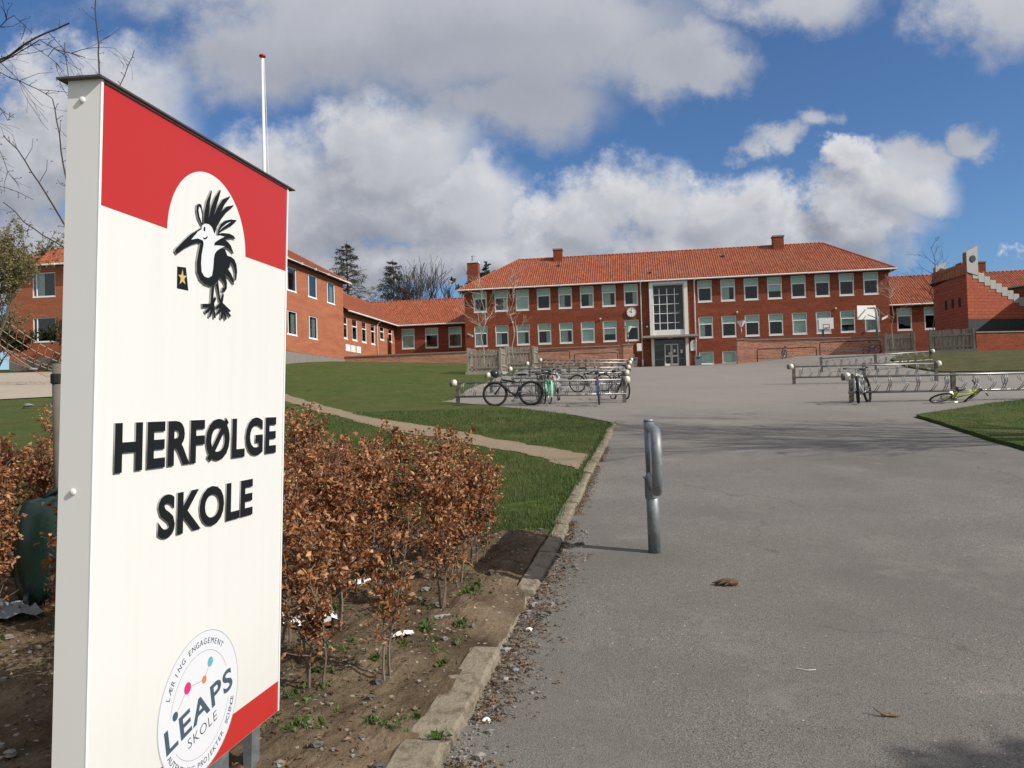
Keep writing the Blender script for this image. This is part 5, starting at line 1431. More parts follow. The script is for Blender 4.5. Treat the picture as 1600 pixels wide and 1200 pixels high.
# budding tree at the left edge, before the classroom block
bare_tree(-28.4, 42.5, 9.3, 'yellowish budding tree at the left edge before the brick block', 51, depth=4, nch=5, spread=.55, leaves='willow', nleaf=24000, lsize=.15, minr=.012, trunk=.16, mt='bark')
p = at(20, 520, 60); bare_tree(-31.0, 56.2, 5.5, 'low dark evergreen bush against the corner of the brick block', 52, depth=3, nch=5, spread=.7, leaves='pine', nleaf=3500, lsize=.2, minr=.012, trunk=.1, name='bush', cat='bush')


def shoot_tree(name, label, base, shoots, mt='twig', seed=1, twig=.10, r0=.05, group=None, sub=0):
    """young tree whose long shoots are given as lists of (px, py, distance)"""
    rnd = random.Random(seed); r = empty(name, base); tag(r, label, 'tree', group)
    tr = MB(); top = base + Vector((.0, .05, 1.1)); tr.tube([base - base, Vector((.02, .0, .6)), top - base], [r0 * 1.2, r0, r0 * .9], 8); tr.build('trunk', M['bark'], r, smooth=True)
    c = MB()
    for sh, rad in shoots:
        P = [at(a, b, D) - base for a, b, D in sh]; start = top - base
        P = [start] + P if (P[0] - start).length > .05 else P
        Q = [P[0]]
        for i in range(1, len(P)):
            n = max(2, int((P[i] - P[i - 1]).length / .09))
            for k in range(1, n + 1):
                q = P[i - 1].lerp(P[i], k / n)
                if k < n: q += Vector((rnd.gauss(0, .006), rnd.gauss(0, .006), rnd.gauss(0, .006)))
                Q.append(q)
        m_ = len(Q); c.tube(Q, [rad * (1 - .72 * i / (m_ - 1)) for i in range(m_)], 5, caps=False)
        for i in range(2, m_ - 1):
            t = (Q[i + 1] - Q[i]).normalized()
            for _ in range(1 if rnd.random() < .75 else 2):
                o = Matrix.Rotation(rnd.uniform(0, 6.28), 3, t) @ t.orthogonal().normalized(); l = twig * rnd.uniform(.08, .5) if rnd.random() < .8 else twig * rnd.uniform(.8, 1.8)
                e = (t * .6 + o).normalized(); c.tube([Q[i], Q[i] + e * l * .6, Q[i] + (e + t * .2).normalized() * l], [.0028, .0022, .0016], 3, caps=False)
                c.tube([Q[i] + e * l, Q[i] + e * (l + .012)], [.0045, .001], 4, caps=False)      # bud
            if sub and rnd.random() < sub:
                o = Matrix.Rotation(rnd.uniform(0, 6.28), 3, t) @ t.orthogonal().normalized()
                grow(c, Q[i], (t * .5 + o * .8 + Vector((0, 0, -.35))), rnd.uniform(.25, .6), .0035, 2, rnd, .35, 3, -.12, 4, .6, .6, None, 4, .0014)
    c.build('crown', M[mt], r)
b0 = Vector((-3.25, 6.1, 0)); b0.z = Hh(-3.25, 6.1) + .05
shoot_tree('young_tree', 'young tree with long budded shoots rising behind the sign, tied to a stake', b0,
           [([(112, 330, 6.0), (95, 233, 6.05), (88, 187, 6.1), (82, 155, 6.1)], .014), ([(103, 355, 6.0), (72, 303, 5.9), (50, 270, 5.85), (27, 233, 5.8), (5, 212, 5.8)], .013),
            ([(102, 388, 6.0), (67, 368, 5.95), (37, 347, 5.9), (5, 316, 5.9)], .012), ([(158, 330, 6.2), (155, 117, 6.4), (152, 50, 6.45), (148, -20, 6.5)], .016),
            ([(150, 330, 6.2), (188, 132, 6.3), (200, 103, 6.3), (210, 78, 6.3)], .010), ([(128, 330, 6.2), (107, 120, 6.3), (101, 66, 6.3)], .010), ([(160, 300, 6.2), (129, 118, 6.2), (126, 106, 6.2)], .006)], seed=4, twig=.11)
b1_ = Vector((-5.9, 6.6, 0)); b1_.z = Hh(-5.9, 6.6)
shoot_tree('bare_tree', 'older bare tree beyond the left edge whose drooping twigs hang into the corner', b1_,
           [([(-60, 190, 6.4), (0, 93, 6.3), (37, 70, 6.2), (75, 50, 6.2), (108, 36, 6.2)], .022), ([(-40, 120, 6.4), (20, 88, 6.2), (62, 62, 6.1), (90, 78, 6.1), (133, 90, 6.1)], .011),
            ([(-60, 150, 6.4), (0, 113, 6.2), (30, 126, 6.2), (60, 140, 6.2), (82, 154, 6.2)], .011), ([(-50, 60, 6.3), (0, 42, 6.2), (22, 24, 6.2), (40, 40, 6.2), (33, 62, 6.2)], .010),
            ([(-50, 110, 6.3), (0, 97, 6.2), (45, 68, 6.2), (75, 88, 6.2), (100, 112, 6.2)], .008), ([(-50, 150, 6.4), (-5, 165, 6.3), (12, 188, 6.3), (22, 178, 6.3)], .008), ([(-50, 230, 6.4), (-5, 225, 6.3), (12, 268, 6.3), (30, 290, 6.3)], .007), ([(-50, 290, 6.4), (-5, 290, 6.3), (28, 300, 6.3), (52, 312, 6.3)], .007)],
           seed=9, twig=.18, r0=.14, sub=.16)
# tree stake with its band
st = empty('tree_stake', (-3.42, 5.95, Hh(-3.42, 5.95))); tag(st, 'weathered round stake with a black rubber band beside the sign', 'stake')
MB().tube([(0, 0, -.2), (-.01, 0, 1.62)], [.045, .042], 12).build('pole', M['post'], st, smooth=True)
MB().lathe([(.047, 1.47), (.052, 1.475), (.052, 1.54), (.047, 1.545)], 12, (-.01, 0, 0)).build('band', M['rubber'], st)


bare_tree(-36.5, 55.5, 5.0, 'dark evergreen bush beyond the left corner of the brick block', 57, depth=3, nch=5, spread=.9, leaves='pine', nleaf=6000, lsize=.26, minr=.012, trunk=.05, name='bush', cat='bush')
# ------------------------------------------------------------------ beech hedge
def beech_proto(seed, h, n_stem, n_leaf):
    rnd = random.Random(seed); stem = MB(); leaf = MB(); nodes = []
    for s in range(n_stem):
        a = rnd.uniform(0, 6.28); lean = rnd.uniform(.03, .22); hh = h * rnd.choice((.75, .85, .95, 1.0, 1.18))
        p = Vector((rnd.uniform(-.05, .05), rnd.uniform(-.05, .05), -.05)); pts = [p]; n = 9
        d = Vector((math.cos(a) * lean, math.sin(a) * lean, 1)).normalized()
        for i in range(n):
            d = (d + Vector((rnd.gauss(0, .13), rnd.gauss(0, .13), 0)) - Vector((d.x, d.y, 0)) * .25).normalized(); p = p + d * hh / n; pts.append(p)
        stem.tube(pts, [.0075 * (1 - .8 * i / n) + .0012 for i in range(n + 1)], 5, caps=False)
        for k in range(38):
            t = rnd.uniform(.14, 1) ** .8; i = min(n - 1, int(t * n)); b = pts[i].lerp(pts[i + 1], t * n - i); az = rnd.uniform(0, 6.28); l = hh * rnd.uniform(.08, .30) * (1.15 - .6 * t)
            e = Vector((math.cos(az), math.sin(az), rnd.uniform(.1, .9))).normalized(); q = b + e * l * .5 + Vector((0, 0, .01)); w = b + e * l + Vector((0, 0, .03))
            stem.tube([b, q, w], [.0035, .0024, .0012], 3, caps=False)
            nodes += [(b.lerp(w, u), t) for u in (.35, .55, .7, .85, 1.)]
    for k in range(n_leaf):
        p, t = rnd.choice(nodes)
        if rnd.random() > .25 + t * 1.0: continue
        p = p + Vector((rnd.gauss(0, .014), rnd.gauss(0, .014), rnd.gauss(0, .014)))
        a = Vector((rnd.gauss(0, 1), rnd.gauss(0, 1), rnd.gauss(-.35, .7))).normalized(); b = Matrix.Rotation(rnd.uniform(0, 6.28), 3, a) @ a.orthogonal().normalized(); c = a.cross(b)
        s = rnd.uniform(.017, .034) if rnd.random() < .55 else rnd.uniform(.028, .046); w = s * rnd.uniform(.16, .34); cu = s * rnd.uniform(.02, .6); i = len(leaf.v)
        leaf.v += [tuple(p), tuple(p + a * s * .45 + b * w + c * cu), tuple(p + a * s * .5 - c * cu * .1), tuple(p + a * s * .45 - b * w + c * cu), tuple(p + a * s + c * cu * .8)]
        leaf.f += [(i, i + 1, i + 2), (i, i + 2, i + 3), (i + 1, i + 4, i + 2), (i + 2, i + 4, i + 3)]; leaf.uv += [[(0, 0)] * 3] * 4; leaf.mi += [0] * 4
    return stem.mesh('stems', M['stem']), leaf.mesh('dead_leaves', M['beech'])
PR = [beech_proto(100 + i, .95, [3, 4, 3, 2, 4, 3][i], [1350, 1750, 1450, 900, 1900, 1350][i]) for i in range(6)]
HG = 'young beech shrubs of the roadside hedge'
def beech(x, y, k, s, lb='young beech shrub in the hedge, bare stemmed below and thick with copper dead leaves above', seed=0):
    r = empty('beech_shrub', (x, y, Hh(x, y) + .07 + bednoise(x, y)), seed * 1.7); r.scale = (s * .98, s * .98, s); tag(r, lb, 'shrub', HG)
    link('stems', PR[k][0], r); link('foliage', PR[k][1], r); return r
beech(-.93, 3.62, 0, .88, 'front beech shrub nearest the sign, two crooked stems rising from bare soil', 1)
beech(-.62, 3.72, 3, .92, 'slender front beech shrub with one long bare stem, nearest the kerb end', 2)
beech(-.47, 4.66, 2, .92, 'beech shrub on the kerb side with a mid height bare stem', 3)
beech(-.22, 6.15, 3, .86, 'last thin beech shrub at the far kerb end of the hedge, beside the gate shadow', 4)
for q_, (x_, y_, k_, s_) in enumerate([(-.50, 5.55, 3, 1.0), (-.42, 5.2, 5, .95), (-.30, 5.75, 0, .92), (-.62, 6.3, 3, 1.12), (-.38, 6.55, 3, .98), (-.85, 6.6, 5, 1.1)]): beech(x_, y_, k_, s_, seed=40 + q_)
rnd = random.Random(77); cnt = 0; pts_ = [(-.93, 3.62), (-.62, 3.72), (-.47, 4.66), (-.22, 6.15), (-.50, 5.55), (-.42, 5.2), (-.30, 5.75), (-.62, 6.3), (-.38, 6.55), (-.85, 6.6)]
tries = 0
while cnt < 66 and tries < 4000:
    tries += 1
    y = rnd.uniform(3.1, 7.2); x = rnd.uniform(-4.6, kerbx(y) - .62 - .06 * (y - 4))
    if not -.55 < x / y < -.36:
        if y < 4.3 and x > -1.0 : continue
        if y < 4.0 + .25 * abs(x) * .3: continue
    if y > 6.6 and x > -1.2: continue
    if any((x - a) ** 2 + (y - b) ** 2 < .27 ** 2 for a, b in pts_): continue
    if (x + 3.33) ** 2 + (y - 6.0) ** 2 < .3: continue
    if abs(x / y + .60) < .06 and y < 5.4: continue
    pts_.append((x, y)); beech(x, y, rnd.randrange(6), rnd.uniform(.80, 1.03) + .06 * min(2.2, -x * .5) , seed=cnt + 9); cnt += 1


# ------------------------------------------------------------------ grass, litter, weeds
def fastobj(name, V, F, mt, lb=None, cat=None, kind='stuff'):
    me = bpy.data.meshes.new(name); me.from_pydata(V, [], F); me.materials.append(mt); o = link(name, me); return tag(o, lb, cat, None, kind)
def inpath(x, y): return interp(y, PLY, PLX) - .02 < x < interp(y, PUY, PUX) + .02 and 10.3 < y < 36
def blades():
    rnd = random.Random(5); V = []; F = []
    def blade(x, y, z, h, w):
        a = rnd.uniform(0, 6.28); dx, dy = math.cos(a), math.sin(a); l = rnd.uniform(.1, .8) * h; i = len(V)
        V.extend(((x - dy * w, y + dx * w, z), (x + dy * w, y - dx * w, z), (x + dx * l, y + dy * l, z + h))); F.append((i, i + 1, i + 2))
    n = 0
    while n < 190000:
        u = rnd.random(); y = 6.3 + 16 * u ** 1.7; x0 = max(-.62 * y, -9); x1 = lawnr(y) + .03; x = rnd.uniform(x0, x1)
        n += 1
        if y < bedfar(x) + rnd.uniform(-.1, .1): continue
        if inpath(x + rnd.uniform(-.14, .14), y): continue
        if mn.noise(Vector((x * 1.2, y * 1.2, 8))) > .33 and rnd.random() < .7: continue
        s = 1 + .05 * (y - 6); blade(x, y, Hh(x, y) + .055, rnd.uniform(.02, .055) * (s ** .5), .0023 * s)
    for k in range(16000):
        y = rnd.uniform(9, 21); x = rnd.uniform(roadr(y) + .02, 14)
        blade(x, y, Hh(x, y) + .07, rnd.uniform(.02, .05), .004)
    for k in range(6000):   # tufts leaning over the kerb and the bed edge
        y = rnd.uniform(6.5, 16.6); x = kerbx(y) - .13 + rnd.gauss(0, .03); blade(x, y, Hh(x, y) + .06, rnd.uniform(.02, .055), .0035)
    fastobj('grass_blades', V, F, M['blade'], 'short lawn grass beside the drive', 'grass')
blades()


def weeds():
    rnd = random.Random(12); mb = MB()
    def tuft(x, y, n, h, sp):
        z = Hh(x, y) + .06 + bednoise(x, y)
        for k in range(n):
            a = rnd.uniform(0, 6.28); r_ = abs(rnd.gauss(0, sp)); b = Vector((x + r_ * math.cos(a), y + r_ * math.sin(a), z)); l = h * rnd.uniform(.5, 1.2); a2 = rnd.uniform(0, 6.28)
            t = b + Vector((math.cos(a2) * l * .7, math.sin(a2) * l * .7, l * .8)); w = Vector((-math.sin(a2), math.cos(a2), 0)) * h * .07; i = len(mb.v)
            mb.v += [tuple(b - w), tuple(b + w), tuple(t)]; mb.f.append((i, i + 1, i + 2)); mb.uv.append([(0, 0)] * 3); mb.mi.append(0)
            if rnd.random() < .35: leafcard(mb, b + Vector((0, 0, h * .2)), h * .7, rnd, .8)
    for (x, y) in [(-.62, 3.3), (-.45, 3.34), (-.38, 3.9), (-.44, 4.15), (-.52, 4.35), (-.33, 4.45), (-.9, 3.2), (-.3, 4.9), (-.7, 3.9), (-1.0, 4.1), (-1.15, 3.35), (-.33, 3.2)]: tuft(x, y, 40, .045, .035)
    for k in range(120):
        y = rnd.uniform(3.05, 5.6); x = rnd.uniform(kerbx(y) - 1.3, kerbx(y) - .24)
        if mn.noise(Vector((x * 2.3, y * 2.3, 4))) > -.05: tuft(x, y, rnd.randint(6, 30), rnd.uniform(.02, .045), rnd.uniform(.02, .06))
    for k in range(260):
        y = rnd.uniform(3.7, 7.6); x = rnd.uniform(-4.8, kerbx(y) - .3)
        if mn.noise(Vector((x * 1.3, y * 1.3, 4))) > -.12: tuft(x, y, rnd.randint(8, 45), rnd.uniform(.03, .07), rnd.uniform(.02, .09))
    tag(mb.build('weeds', M['weed']), 'low green weeds growing in the soil under the hedge', 'weeds', None, 'stuff')
    # fallen leaves and chips on the bed and in the gutter
    lb = MB(); sb = MB()
    for k in range(15000):
        if k < 10500: y = rnd.uniform(2.2, 8.5); x = rnd.uniform(-5, kerbx(y) - .2); z = Hh(x, y) + .07 + bednoise(x, y)
        else:
            y = 2.4 + 11 * rnd.random() ** 1.8; g = abs(rnd.gauss(0, .085)) * (1.3 if 3 < y < 6.2 else .5); x = kerbx(y) + g - .005
            if not (mn.noise(Vector((y * 1.4, 0, 0))) > -.25): continue
            z = Hh(x, y) + .024
        s = rnd.uniform(.012, .034); a = rnd.uniform(0, 6.28); c, d = math.cos(a) * s, math.sin(a) * s; i = len(lb.v); w = rnd.uniform(.25, .55)
        lb.v += [(x, y, z + .002), (x + c * .5 - d * w * .5, y + d * .5 + c * w * .5, z + rnd.uniform(.002, .016)), (x + c, y + d, z + rnd.uniform(.001, .010)), (x + c * .5 + d * w * .5, y + d * .5 - c * w * .5, z + rnd.uniform(.001, .012))]
        lb.f += [(i, i + 3, i + 2), (i, i + 2, i + 1)]; lb.uv += [[(0, 0)] * 3] * 2; lb.mi += [0, 0]
    tag(lb.build('leaf_litter', M['litter']), 'dead leaves and chips strewn on the bed and along the kerb', 'leaf litter', None, 'stuff')
    for k in range(2600):
        if k < 1900: y = 2.3 + 6 * rnd.random() ** 1.5; x = rnd.uniform(-4.5, kerbx(y) - .2); z = Hh(x, y) + .068 + bednoise(x, y)
        else: y = rnd.uniform(2.5, 7); x = kerbx(y) + abs(rnd.gauss(0, .1)); z = Hh(x, y) + .02
        s = rnd.uniform(.004, .012) if rnd.random() < .93 else rnd.uniform(.015, .030)
        rock(sb, Vector((x, y, z + s * .3)), s, rnd, 1)
    tag(sb.build('pebbles', M['stone']), 'small pebbles and grit scattered over the bed and gutter', 'pebbles', None, 'stuff')


def rock(mb, c, s, rnd, sub=1):
    n = 6; m_ = 3 if sub < 2 else 5; b = len(mb.v); fx, fy, fz = rnd.uniform(.8, 1.3), rnd.uniform(.7, 1.1), rnd.uniform(.45, .8)
    mb.v.append((c.x, c.y, c.z + s * fz)); n = 6 if sub < 2 else 10
    for j in range(1, m_):
        ph = math.pi * j / m_
        for k in range(n):
            th = 6.283 * k / n + .3 * j; q = 1 + rnd.uniform(-.18, .18); mb.v.append((c.x + s * fx * q * math.sin(ph) * math.cos(th), c.y + s * fy * q * math.sin(ph) * math.sin(th), c.z + s * fz * q * math.cos(ph)))
    mb.v.append((c.x, c.y, c.z - s * fz)); last = len(mb.v) - 1
    def ad(f): mb.f.append(f); mb.uv.append([(0, 0)] * len(f)); mb.mi.append(0)
    for k in range(n): ad((b, b + 1 + k, b + 1 + (k + 1) % n)); ad((last, b + 1 + (m_ - 2) * n + (k + 1) % n, b + 1 + (m_ - 2) * n + k))
    for j in range(m_ - 2):
        for k in range(n): ad((b + 1 + j * n + k, b + 1 + (j + 1) * n + k, b + 1 + (j + 1) * n + (k + 1) % n, b + 1 + j * n + (k + 1) % n))
weeds()
for i, (x, y, s, mt, lb) in enumerate([(-.44, 4.55, .062, 'concrete', 'brown stone half sunk in the soil near the kerb'), (-.83, 3.22, .022, 'grey', 'small blue grey stone at the bottom of the planting bed'), (.06, 4.52, .020, 'white', 'white pebble in the gutter beside the sunken kerb'),
    (-.07, 3.85, .018, 'concrete', 'tan pebble in the gutter beside the leaf heap'), (-.02, 3.95, .022, 'grey', 'grey pebble lying on the edge of the drive'), (-.15, 3.42, .02, 'white', 'pale pebble at the near end of the gutter')]):
    mb = MB(); rock(mb, Vector((0, 0, 0)), s, random.Random(i + 5), 2); z = Hh(x, y) + (.07 if x < kerbx(y) - .1 else .025); tag(mb.build('stone', M[mt], None, (x, y, z), smooth=False), lb, 'stone')


def litter_item(x, y, w, d, lb, mt='paper', seed=0, cat='litter', name='paper_litter', amp=.03, dz=.0):
    rnd = random.Random(seed); mb = MB(); n = 9; r = rnd.uniform(0, 3.1)
    for j in range(n + 1):
        for i in range(n + 1):
            u, v = i / n - .5, j / n - .5; X = u * w; Y = v * d
            z = amp * (.5 + mn.noise(Vector((u * 4 + seed, v * 4, seed)))) + amp * .5 * mn.noise(Vector((u * 9, v * 9 + seed, 3)))
            e = 1 + .25 * mn.noise(Vector((u * 3, v * 3 + seed, 9))); mb.v.append((X * e, Y * e, max(0, z)))
    for j in range(n):
        for i in range(n):
            if rnd.random() < .06 and (i in (0, n - 1) or j in (0, n - 1)): continue
            k = j * (n + 1) + i; mb.f.append((k, k + 1, k + n + 2, k + n + 1)); mb.uv.append([(0, 0)] * 4); mb.mi.append(0)
    o = mb.build(name, M[mt], None, (x, y, Hh(x, y) + .08 + bednoise(x, y) + dz), (0, 0, r * .25)); return tag(o, lb, cat)
litter_item(-1.18, 4.50, .30, .17, 'large crumpled white paper lying in the bed right beside the sign', seed=1, amp=.05)
litter_item(-1.02, 5.2, .15, .12, 'small white paper scrap deep among the hedge stems', seed=2)
litter_item(-.98, 5.95, .20, .15, 'white wrapper caught high among the middle of the hedge', seed=3, dz=.03)
litter_item(-1.36, 5.3, .14, .12, 'white paper scrap behind the first hedge stems near the sign', seed=4)
litter_item(-.62, 4.2, .12, .05, 'thin white strip of plastic on the soil between front stems', seed=5, amp=.02)
litter_item(-3.2, 4.75, .55, .30, 'grey sheet of plastic lying in the shade left of the sign', 'grey', 6, amp=.08, name='plastic_sheet')
litter_item(.06, 6.95, .06, .05, 'pink wrapper beside the dark shadow by the lawn edge', 'pink', 7, name='wrapper', amp=.02)


def bag():
    o = empty('refuse_sack', (-3.0, 5.1, Hh(-3.0, 5.1) + .05)); tag(o, 'dark green plastic sack standing in the hedge left of the sign', 'sack')
    mb = MB(); n = 18; prof = [(.02, 0), (.17, .02), (.20, .2), (.195, .42), (.18, .6), (.15, .69), (.06, .71), (.0, .69)]
    for j, (r_, h) in enumerate(prof):
        for k in range(n):
            a = 6.283 * k / n; q = 1 + .16 * mn.noise(Vector((math.cos(a) * 2, math.sin(a) * 2, h * 5))); mb.v.append((r_ * q * math.cos(a) * 1.1, r_ * q * math.sin(a) * .8, h + .03 * mn.noise(Vector((a, h * 9, 0)))))
    for j in range(len(prof) - 1):
        for k in range(n): mb.f.append((j * n + k, j * n + (k + 1) % n, (j + 1) * n + (k + 1) % n, (j + 1) * n + k)); mb.uv.append([(0, 0)] * 4); mb.mi.append(0)
    paint('sackgreen', (.008, .024, .018), .25); mb.build('sack', M['sackgreen'], o, smooth=True)
    MB().tube([(-.05, 0, .68), (.0, .01, .73), (.06, 0, .75), (.10, .0, .71)], [.03, .02, .03, .01], 6).build('knot', M['sackgreen'], o, smooth=True)
bag()


def road_bits():
    x, y = 1.42, 5.26; mb = MB(); rnd = random.Random(2); z = Hh(x, y) + .02
    for k in range(9):
        a = rnd.uniform(-.35, .35); l = rnd.uniform(.06, .12); q = Vector((rnd.uniform(-.015, .03), rnd.uniform(-.015, .015), .018 + rnd.uniform(-.006, .012)))
        mb.tube([q, q + Vector((-l * .5 * math.cos(a), l * .5 * math.sin(a), .004)), q + Vector((-l * math.cos(a), l * math.sin(a), -.010))], [.018, .012, .003], 6)
    mb.tube([(-.01, 0, .02), (.04, .0, .022)], [.024, .018], 8)
    paint('husk', (.12, .065, .035), .9); tag(mb.build('seed_husk', M['husk'], None, (x, y, z)), 'curled brown husk lying on the asphalt right of the barrier post', 'husk')
    x, y = 1.55, 3.36; z = Hh(x, y) + .022; mb = MB()
    mb.tube([(-.05, .03, .03), (-.02, .01, .008), (.02, 0, .005), (.05, -.01, .006)], [.002, .005, .006, .001], 5).tube([(-.045, .01, .02), (-.01, 0, .008), (.04, .008, .004)], [.001, .004, .002], 5)
    leafcard(mb, Vector((0, 0, .005)), .05, random.Random(1)); tag(mb.build('twig', M['litter'], None, (x, y, z)), 'dry brownish twig with a leaf on the near asphalt', 'twig')
    x, y = 1.40, 3.86; z = Hh(x, y) + .025; mb = MB().tube([(-.05, .02, .002), (0, -.012, .002), (.035, -.008, .002)], .0018, 5)
    tag(mb.build('straw', M['whitedirty'], None, (x, y, z)), 'bent white straw lying on the asphalt', 'straw')
road_bits()


# ------------------------------------------------------------------ birds
def pigeon():
    x, y = -17.6, 28.6; z = Hh(x, y) + .07; o = empty('pigeon', (x, y, z), math.pi * .96); tag(o, 'grey wood pigeon pecking in the grass left of the sign', 'pigeon')
    mb = MB(); prof = [(-.25, .13, .008), (-.18, .135, .03), (-.12, .135, .058), (-.04, .14, .082), (.05, .14, .085), (.12, .12, .07), (.155, .09, .042), (.175, .055, .032), (.195, .03, .034), (.215, .018, .028), (.235, .01, .010)]
    mb.tube([(a, 0, b) for a, b, c in prof], [c for a, b, c in prof], 14); mb.tube([(.228, 0, .012), (.25, 0, -.002)], [.007, .002], 6)
    paint('pigeongrey', (.21, .22, .25), .8); paint('pinkleg', (.5, .2, .16), .7)
    body = mb.build('body', M['pigeongrey'], o, smooth=True); body.scale = (1, .95, .82)
    w = MB()
    for s in (-1, 1):
        b = len(w.v); pts = [(.10, .085, .15), (.02, .098, .15), (-.12, .07, .145), (-.22, .03, .14), (-.10, .075, .115), (.02, .098, .11)]
        w.face([(a, s * c, d) for a, c, d in (pts if s > 0 else pts[::-1])])
    w.build('wings', M['grey'], body)
    for s in (-1, 1): MB().tube([(.01, s * .03, .08), (.015, s * .03, .0)], .006, 5).tube([(.015, s * .03, 0), (.05, s * .035, .0)], .004, 4).build('leg', M['pinkleg'], o)
def magpie():
    x, y = -4.05, 15.5; z = Hh(x, y) + .06; o = empty('magpie', (x, y, z), R_(-60)); tag(o, 'black and white magpie standing on the lawn beyond the hedge', 'magpie')
    mb = MB(); prof = [(-.26, .06, .008), (-.14, .09, .014), (-.09, .105, .03), (-.03, .12, .055), (.04, .135, .056), (.08, .165, .036), (.10, .195, .030), (.12, .205, .022), (.135, .205, .01)]
    mb.tube([(a, 0, b) for a, b, c in prof], [c for a, b, c in prof], 14); mb.tube([(.13, 0, .205), (.165, 0, .196)], [.009, .002], 6)
    body = mb.build('body', M['black'], o, smooth=True)
    v = MB().lathe([(0, -.05), (.035, -.035), (.05, 0), (.035, .035), (0, .05)], 12, (.02, 0, .105)); v.build('belly', M['white'], body, smooth=True)
    for s in (-1, 1): MB().obox((.03, s * .054, .145), (.035, 0, .006), (0, .006, 0), (0, 0, .018)).build('wing_patch', M['white'], body); MB().tube([(0, s * .02, .08), (.01, s * .02, 0)], .004, 5).tube([(.01, s * .02, 0), (.04, s * .02, .0)], .003, 4).build('leg', M['black'], o)
pigeon(); magpie()


# ------------------------------------------------------------------ lamps, clock, fixtures, hoops, bins
def post_lamp(x, y, z, label):
    o = empty('post_lamp', (x, y, z), -YAW); tag(o, label, 'lamp', 'cone lamps on the wall pillars')
    MB().tube([(0, 0, 0), (0, 0, 1.0)], .035, 8).lathe([(.09, 0), (.09, .04), (.04, .05)], 10).build('pole', M['steel'], o, smooth=True)
    c = MB().lathe([(.05, .98), (.09, 1.0), (.36, 1.46), (.37, 1.49), (.34, 1.5), (0, 1.52)], 18); c.build('shade', M['gutter'], o, smooth=False)
    MB().lathe([(.40, 1.51), (.40, 1.535), (0, 1.56)], 18).build('lid', M['grey'], o)
    for a in range(3): an = a * 2.09 + .5; MB().tube([(.04 * math.cos(an), .04 * math.sin(an), .95), (.41 * math.cos(an), .41 * math.sin(an), 1.5)], .012, 5).build('arm', M['steel'], o)
p = sch(15.7, -7.05); post_lamp(p.x, p.y, 6.38, 'cone shaped lamp on the brick pillar left of the entrance'); p = sch(25.08, -7.05); post_lamp(p.x, p.y, 6.44, 'cone shaped lamp on the brick pillar right of the entrance')


def clock():
    p = sch(16.05, -.1, 9.85); o = empty('wall_clock', p, -YAW); tag(o, 'round white wall clock on the brick beside the entrance window', 'clock')
    def ring(mb, r0, r1, y): 
        n = 32
        for k in range(n):
            a, b = 6.283 * k / n, 6.283 * (k + 1) / n; mb.face([(r0 * math.cos(a), y, r0 * math.sin(a)), (r1 * math.cos(a), y, r1 * math.sin(a)), (r1 * math.cos(b), y, r1 * math.sin(b)), (r0 * math.cos(b), y, r0 * math.sin(b))][::-1])
    MB().lathe([(0, .1), (.47, .1), (.47, -.03), (.43, -.03), (.42, -.01)], 32, (0, 0, 0), 'Y').build('rim', M['grey'], o, smooth=False)
    f = MB().lathe([(0, -.012), (.43, -.012), (.43, .02)], 32, (0, 0, 0), 'Y').build('face', M['white'], o)
    t = MB()
    for k in range(12):
        a = k * math.pi / 6; d = Vector((math.sin(a), 0, math.cos(a))); q = Vector((math.cos(a), 0, -math.sin(a))); t.obox(d * .355 + Vector((0, -.016, 0)), d * (.05 if k % 3 == 0 else .035), (0, .003, 0), q * (.018 if k % 3 == 0 else .011))
    t.build('hour_marks', M['black'], f)
    for a, l, w in ((R_(-59), .22, .022), (R_(2), .32, .015)):
        d = Vector((math.sin(a), 0, math.cos(a))); q = Vector((math.cos(a), 0, -math.sin(a))); MB().obox(d * (l / 2 - .03) + Vector((0, -.026 - l * .01, 0)), d * (l / 2 + .03), (0, .003, 0), q * w).build('hand', M['black'], o)
clock()
def spot(a, z, lb, face=-.0):
    o = empty('wall_light', sch(a, -.01, z), -YAW); tag(o, lb, 'wall light', 'spot lights on the long facade')
    MB().box(-.05, .05, -.06, 0, -.08, .08).build('bracket', M['grey'], o); MB().tube([(0, -.06, 0), (0, -.14, .03)], .02, 6).lathe([(.04, 0), (.09, .05), (.10, .13), (0, .15)], 10, (0, -.16, .0)).build('head', M['whitedirty'], o)
spot(4.7, 9.3, 'small spot light on the facade above the second left ground floor gap'); spot(13.1, 9.28, 'small spot light on the facade left of the wall clock'); spot(25.65, 9.35, 'small spot light on the facade above the right pillar lamp'); spot(34.3, 9.3, 'small spot light on the facade between the two basketball hoops'); spot(17.45, 8.35, 'small spot light beside the left downpipe at the entrance')
def camera_box(a, z, s, lb):
    o = empty('security_camera', sch(a, -.02, z), -YAW); tag(o, lb, 'security camera', 'white security cameras at the facade ends')
    MB().box(-.05, .05, -.05, .0, -.1, .1).tube([(0, -.05, 0), (0, -.28, -.02)], .025, 6).build('arm', M['grey'], o)
    b = MB().obox((s * .12, -.34, -.04), Vector((s * .26, -.06, -.13)), Vector((.0, .085, 0)), Vector((0, 0, .085))); b.obox((s * .10, -.34, .06), Vector((s * .29, -.07, -.13)), Vector((0, .10, 0)), Vector((0, 0, .012))); b.build('housing', M['white'], o)
camera_box(.45, 8.35, 1, 'white security camera at the left end of the long facade'); camera_box(38.5, 8.35, -1, 'white security camera at the right end of the long facade')
